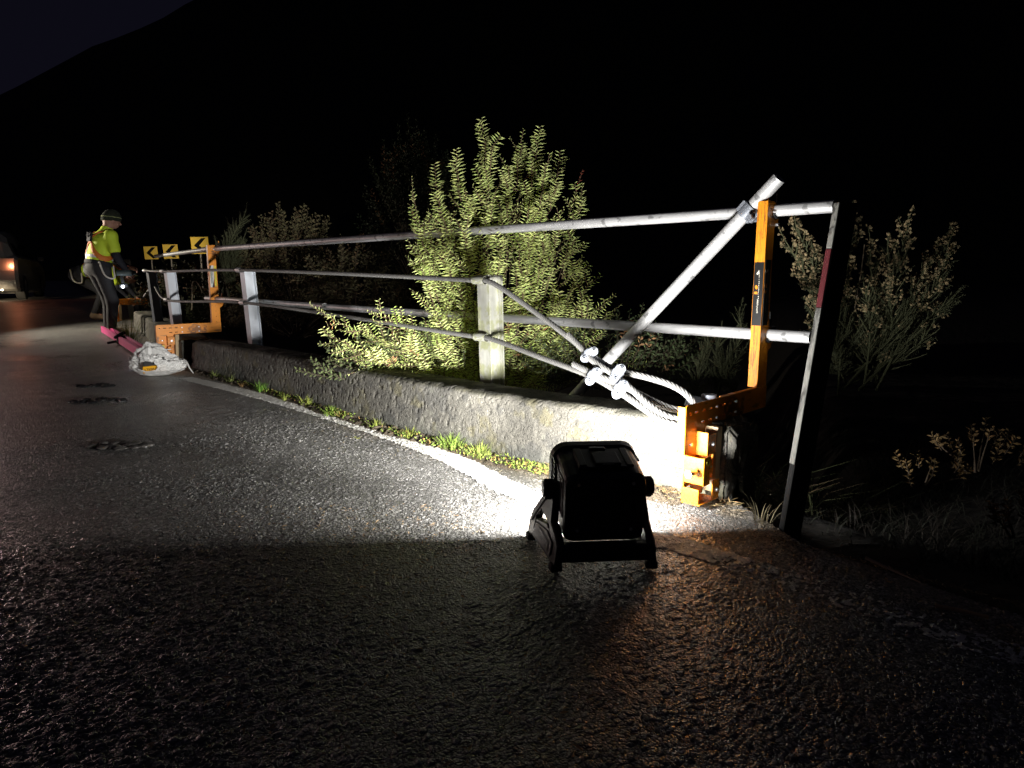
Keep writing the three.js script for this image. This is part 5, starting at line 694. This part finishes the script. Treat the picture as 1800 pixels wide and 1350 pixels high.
{
  const t = thing('plastic_bag', 'crumpled white plastic bag lying open at the left kerb end', 'bag', [-3.08, 0.0, -5.86], R(12)), g0 = new THREE.IcosahedronGeometry(1, 40), g1 = mergeVertices(g0.deleteAttribute('normal').deleteAttribute('uv')), p = g1.attributes.position, I = [], ix = g1.index.array;
  const C = (d) => { const w = (s, k) => Math.abs(fbm(d.x * s + k, d.y * s, d.z * s, 3) - 0.5); return 1 - 0.5 * w(1.6, 5) - 0.35 * w(3.5, 9) - 0.16 * w(9, 2); };
  const open = (d) => d.x < 0.3 && d.z > 0.1 && Math.hypot((d.x + 0.12) / 0.4, (d.y + 0.1) / 0.36) < 0.95 + 0.5 * (fbm(d.x * 4, d.y * 4, 3, 2) - 0.5), v = V3(0, 0, 0), rm = new Uint8Array(p.count);
  for (let i = 0; i < p.count; i++) { v.fromBufferAttribute(p, i); if (open(v)) rm[i] = 1; const k = C(v), peak = Math.max(0, 1 - Math.hypot(v.x + 0.18, v.z) * 1.6) * 0.3; const x = v.x * 0.225 * k * (1 + 0.2 * smooth(0.4, 1, v.x)), y = Math.max(0.003, (0.5 + 0.5 * v.y) * 0.27 * k * (1 - 0.25 * smooth(0.2, 1, v.x)) + peak * 0.2 * smooth(0, 1, v.y) - 0.012), z = v.z * 0.2 * k; p.setXYZ(i, x, y, z); }
  for (let i = 0; i < ix.length; i += 3) if (!(rm[ix[i]] && rm[ix[i + 1]] && rm[ix[i + 2]])) I.push(ix[i], ix[i + 1], ix[i + 2]);
  g1.setIndex(I); g1.computeVertexNormals();
  part('bag_film', g1, new THREE.MeshPhysicalMaterial({ color: lin(0.8, 0.79, 0.76), roughness: 0.45, transmission: 0.25, thickness: 0, side: THREE.DoubleSide }), t);
  part('handle_loop', sweep(curve([[0.18, 0.1, 0.0], [0.25, 0.11, 0.03], [0.28, 0.06, 0.05], [0.31, 0.015, 0.06]], 16), (u) => lerp(0.012, 0.004, u), 5), std([0.6, 0.59, 0.56], 0.5), t);
  const d = thing('tool_case', 'small yellow and black tool battery showing through the bag opening', 'battery', [-3.045, 0.012, -5.79], R(14));
  part('case', [box(0.17, 0.055, 0.1, [0, 0.1, 0], [0, 0, R(5)], 0.008), box(0.15, 0.03, 0.09, [0, 0.135, -0.01], [0, 0, R(5)], 0.008)], std([0.03, 0.03, 0.03], 0.5), d);
  const cv = document.createElement('canvas'); cv.width = 256; cv.height = 96; const c = cv.getContext('2d'); c.fillStyle = '#e9a80e'; c.fillRect(0, 0, 256, 96); c.save(); c.translate(128, 48); c.rotate(Math.PI); c.fillStyle = '#141414'; c.font = 'bold 50px sans-serif'; c.textAlign = 'center'; c.textBaseline = 'middle'; c.fillText('DEWALT', 30, 2); c.restore(); c.fillStyle = '#b98208'; c.fillRect(196, 12, 8, 72); c.fillRect(216, 12, 8, 72);
  const tx = new THREE.CanvasTexture(cv); tx.colorSpace = THREE.SRGBColorSpace;
  const y = part('yellow_shell', box(0.18, 0.058, 0.05, [0.0, 0.055, 0.035], [R(-12), 0, R(5)], 0.006), std([0.82, 0.4, 0.01], 0.45), d); const q = new THREE.PlaneGeometry(0.16, 0.046); q.rotateZ(R(5)); q.rotateX(R(-12)); q.translate(0.0, 0.055 + 0.0265 * Math.sin(R(12)), 0.035 + 0.0265 * Math.cos(R(12))); part('lettering', q, std(0xffffff, 0.5, { map: tx }), y);
}
{ // lumps of spilt bitumen on the road
  [['lumpy black bitumen patch on the road, left of the bag', -2.86, -4.62, 0.16], ['small crumbled bitumen patch farther up the road', -3.25, -5.25, 0.12], ['wet broken patch in the road surface at the edge of the light', -1.98, -3.35, 0.13]].forEach(([label, x, z, s], i) => {
    const r = rng(90 + i), gs = []; for (let k = 0; k < 26; k++) { const g = new THREE.IcosahedronGeometry(0.012 + 0.02 * r(), 1), pp = g.attributes.position; for (let j = 0; j < pp.count; j++) { const f = 0.7 + 0.6 * noise3(pp.getX(j) * 60 + k, pp.getY(j) * 60, pp.getZ(j) * 60); pp.setXYZ(j, pp.getX(j) * f, pp.getY(j) * f * 0.35, pp.getZ(j) * f); } g.computeVertexNormals(); const a = r() * 6.283, q = s * Math.sqrt(r()); gs.push(g.translate(Math.cos(a) * q * 1.2, 0.002, Math.sin(a) * q * 0.6)); }
    const m = part('road_patch', gs, std(i === 2 ? [0.12, 0.11, 0.1] : [0.012, 0.012, 0.013], 0.35)); m.position.set(x, macro(x, z) + 0.002, z); tag(m, label, 'road patch', 'lumpy patches on the road');
  });
}

// ---------------------------------------------------------------- vehicles
function wheel(parent, p, r, w, side) {
  const m = new THREE.Group(); m.name = 'wheel'; m.position.set(...p); parent.add(m);
  part('tyre', put(new THREE.LatheGeometry([[r * 0.62, -w / 2], [r * 0.93, -w / 2], [r, -w * 0.36], [r, w * 0.36], [r * 0.93, w / 2], [r * 0.62, w / 2]].map((q) => new THREE.Vector2(...q)), 36), [0, 0, 0], [0, 0, Math.PI / 2]), rubber, m);
  part('rim', [put(new THREE.LatheGeometry([[0.02, w * 0.3], [r * 0.5, w * 0.28], [r * 0.6, w * 0.46], [r * 0.64, w * 0.46]].map((q) => new THREE.Vector2(...q)), 30), [0, 0, 0], [0, 0, -side * Math.PI / 2]), ...Array.from({ length: 5 }, (_, k) => box(0.02, r * 0.56, 0.06, [side * w * 0.42, Math.cos(k * 1.2566) * r * 0.31, Math.sin(k * 1.2566) * r * 0.31], [k * 1.2566, 0, 0], 0.005))], std([0.5, 0.5, 0.52], 0.35, { metalness: 0.7 }), m);
}
const glassDark = std([0.01, 0.011, 0.013], 0.08), redGlass = (e) => std([0.5, 0.02, 0.01], 0.2, { emissive: lin(1, 0.12, 0.03), emissiveIntensity: e });
{ // light coloured hatchback driving away on the left
  const paint = new THREE.MeshPhysicalMaterial({ color: lin(0.22, 0.205, 0.185), roughness: 0.35, clearcoat: 0.7, clearcoatRoughness: 0.1, side: THREE.DoubleSide });
  const t = thing('parked_car', 'pale hatchback car at the left picture edge, tail lamp glowing, seen from behind', 'car', [-14.1, 0.245, -18.82], R(27)), W = 0.88;
  // profile in (z, y): +z is the rear
  const bodyP = [[2.18, 0.34], [2.22, 0.5], [2.2, 0.72], [2.12, 0.98], [1.98, 1.04], [-1.0, 1.02], [-1.9, 0.9], [-2.2, 0.72], [-2.24, 0.4], [-2.1, 0.26], [-1.78, 0.26], ...Array.from({ length: 9 }, (_, k) => [-1.4 - 0.37 * Math.cos(k / 8 * Math.PI), 0.3 + 0.37 * Math.sin(k / 8 * Math.PI)]), [-1.0, 0.22], [1.0, 0.22], ...Array.from({ length: 9 }, (_, k) => [1.4 - 0.37 * Math.cos(k / 8 * Math.PI), 0.3 + 0.37 * Math.sin(k / 8 * Math.PI)]), [1.8, 0.28], [2.1, 0.3]];
  const slice = (pts, w, bev) => { const g = extrude(pts, w * 2, bev); g.translate(0, 0, -w); g.rotateY(-Math.PI / 2); return g; };
  part('body', slice(bodyP, W, 0.07), paint, t);
  const cabP = [[2.02, 1.0], [1.86, 1.38], [1.62, 1.55], [1.0, 1.62], [0.1, 1.62], [-0.5, 1.55], [-1.35, 1.0]], cab = slice(cabP, 0.62, 0.12), cp = cab.attributes.position; for (let i = 0; i < cp.count; i++) { const k = 1 + 0.34 * smooth(1.6, 1.0, cp.getY(i)); cp.setX(i, cp.getX(i) * k); } cab.computeVertexNormals(); part('roof', cab, paint, t);
  for (const s of [-1, 1]) {
    const win = (pts) => { const g = extrude(pts, 0.02, 0.003); g.rotateY(-Math.PI / 2); const q = g.attributes.position; for (let i = 0; i < q.count; i++) q.setX(i, s * (0.625 + 0.2 * smooth(1.6, 1.0, q.getY(i))) + q.getX(i) * 0.3 + s * 0.008); g.computeVertexNormals(); return g; };
    part('side_window', win([[0.98, 1.07], [0.98, 1.5], [0.1, 1.52], [0.05, 1.07]]), glassDark, t); part('side_window', win([[-0.03, 1.07], [0.02, 1.52], [-0.42, 1.46], [-1.02, 1.07]]), glassDark, t); part('side_window', win([[1.08, 1.1], [1.08, 1.49], [1.5, 1.45], [1.74, 1.12]]), glassDark, t);
    for (const z of [-1.4, 1.4]) wheel(t, [s * 0.79, 0.31, z], 0.32, 0.21, s);
    part('tail_lamp', box(0.2, 0.22, 0.1, [s * 0.76, 0.86, 2.13], [R(-10), 0, 0], 0.03), redGlass(s > 0 ? 3.5 : 3.5), t);
    part('lamp_core', box(0.08, 0.07, 0.02, [s * 0.74, 0.86, 2.186], [R(-10), 0, 0], 0.02), std([0.8, 0.6, 0.5], 0.3, { emissive: lin(1, 0.75, 0.55), emissiveIntensity: 3 }), t);
    const pl = new THREE.PointLight(lin(1, 0.3, 0.14), 0.5); pl.position.set(s * 0.76, 0.86, 2.28); pl.castShadow = true; t.add(pl);
    part('reflector', box(0.13, 0.04, 0.02, [s * 0.68, 0.45, 2.215], [0, 0, 0], 0.008), std([0.6, 0.02, 0.05], 0.2), t); part('door_handle', box(0.02, 0.025, 0.14, [s * (W + 0.005), 0.88, 0.75], [0, 0, 0], 0.008), paint, t); part('mirror', box(0.16, 0.12, 0.08, [s * 0.98, 1.08, -0.85], [0, 0, 0], 0.03), paint, t);
  }
  part('rear_window', put(new RoundedBoxGeometry(1.1, 0.34, 0.02, 2, 0.008), [0, 1.22, 1.965], [R(-22), 0, 0]), glassDark, t);
  part('bumper', [box(1.66, 0.28, 0.16, [0, 0.46, 2.17], [0, 0, 0], 0.06), box(1.5, 0.03, 0.06, [0, 0.62, 2.23], [0, 0, 0], 0.012)], paint, t); part('bumper_insert', box(0.9, 0.1, 0.02, [0, 0.36, 2.25], [0, 0, 0], 0.008), rubber, t);
  part('exhaust', cyl(0.035, 0.035, 0.16, [0.5, 0.27, 2.14], [Math.PI / 2, 0, 0], 14), zinc, t);
}
{ // unseen flat-deck ute placed out of view; its lamps light the left
  const t = thing('unseen_ute', 'unseen white flat deck ute out of view on the left, its lamps lighting that side', 'ute', [-9.15, 0.04, -9.75], R(30)), wp = std([0.6, 0.6, 0.58], 0.4);
  part('cab', [box(1.7, 0.75, 1.5, [0, 0.95, -0.6], [0, 0, 0], 0.1), box(1.5, 0.6, 1.2, [0, 1.55, -0.45], [0, 0, 0], 0.2), box(1.68, 0.55, 1.1, [0, 0.85, -1.8], [0, 0, 0], 0.12)], wp, t); part('deck', [box(1.75, 0.08, 2.3, [0, 0.85, 1.3], [0, 0, 0], 0.02), box(1.7, 0.5, 0.06, [0, 1.2, 0.2], [0, 0, 0], 0.02), box(1.0, 0.2, 4.2, [0, 0.6, 0], [0, 0, 0], 0.05)], castSteel, t); part('windscreen', box(1.35, 0.45, 0.03, [0, 1.55, -1.06], [R(22), 0, 0], 0.01), glassDark, t);
  for (const s of [-1, 1]) {
    for (const z of [-1.6, 1.5]) wheel(t, [s * 0.76, 0.36, z], 0.36, 0.24, s);
    part('unseen_head_lamp', box(0.26, 0.16, 0.06, [s * 0.66, 0.85, -2.35], [0, 0, 0], 0.02), std([0.9, 0.85, 0.7], 0.2, { emissive: lin(1, 0.82, 0.55), emissiveIntensity: 12 }), t);
    const hl = new THREE.SpotLight(lin(1, 0.8, 0.52), s < 0 ? 240 : 420, 0, s < 0 ? R(4.6) : R(9), 0.6); hl.position.set(s * 0.66, 0.85, -2.4); hl.target.position.set(...(s < 0 ? [0.62, 0.22, -8.1] : [6.1, 1.8, -22.4])); hl.castShadow = true; t.add(hl, hl.target);  // out of view, placed to light the car bumper and the arrow signs
    part('tail_lamp', box(0.2, 0.1, 0.04, [s * 0.78, 0.8, 2.47], [0, 0, 0], 0.01), redGlass(4), t);
    const tl = new THREE.SpotLight(lin(1, 0.66, 0.62), 6, 0, R(80), 0.6); tl.position.set(s * 0.78, 0.8, 2.53); tl.target.position.set(s * 0.78, 0.4, 6); tl.castShadow = true; t.add(tl, tl.target);  // unseen tail lamps, placed to tint the road at the left
  }
  part('unseen_side_lamp', box(0.04, 0.1, 0.22, [0.9, 1.5, 0.24], [0, 0, 0], 0.01), std([0.9, 0.88, 0.8], 0.3, { emissive: lin(1, 0.9, 0.72), emissiveIntensity: 10 }), t);
  const sl = new THREE.SpotLight(lin(1, 0.9, 0.74), 40, 0, R(54), 0.9); sl.position.set(0.95, 1.5, 0.24); sl.target.position.set(4.0, 0.6, 1.2); sl.castShadow = true; t.add(sl, sl.target);  // unseen lamp on the ute, placed to light the workers
}

scene.traverse((o) => { if (o.isMesh) { o.castShadow = true; o.receiveShadow = true; } });
nightFill.shadow.camera.left = nightFill.shadow.camera.bottom = -30; nightFill.shadow.camera.right = nightFill.shadow.camera.top = 30; nightFill.shadow.camera.far = 200;
renderer.render(scene, camera);
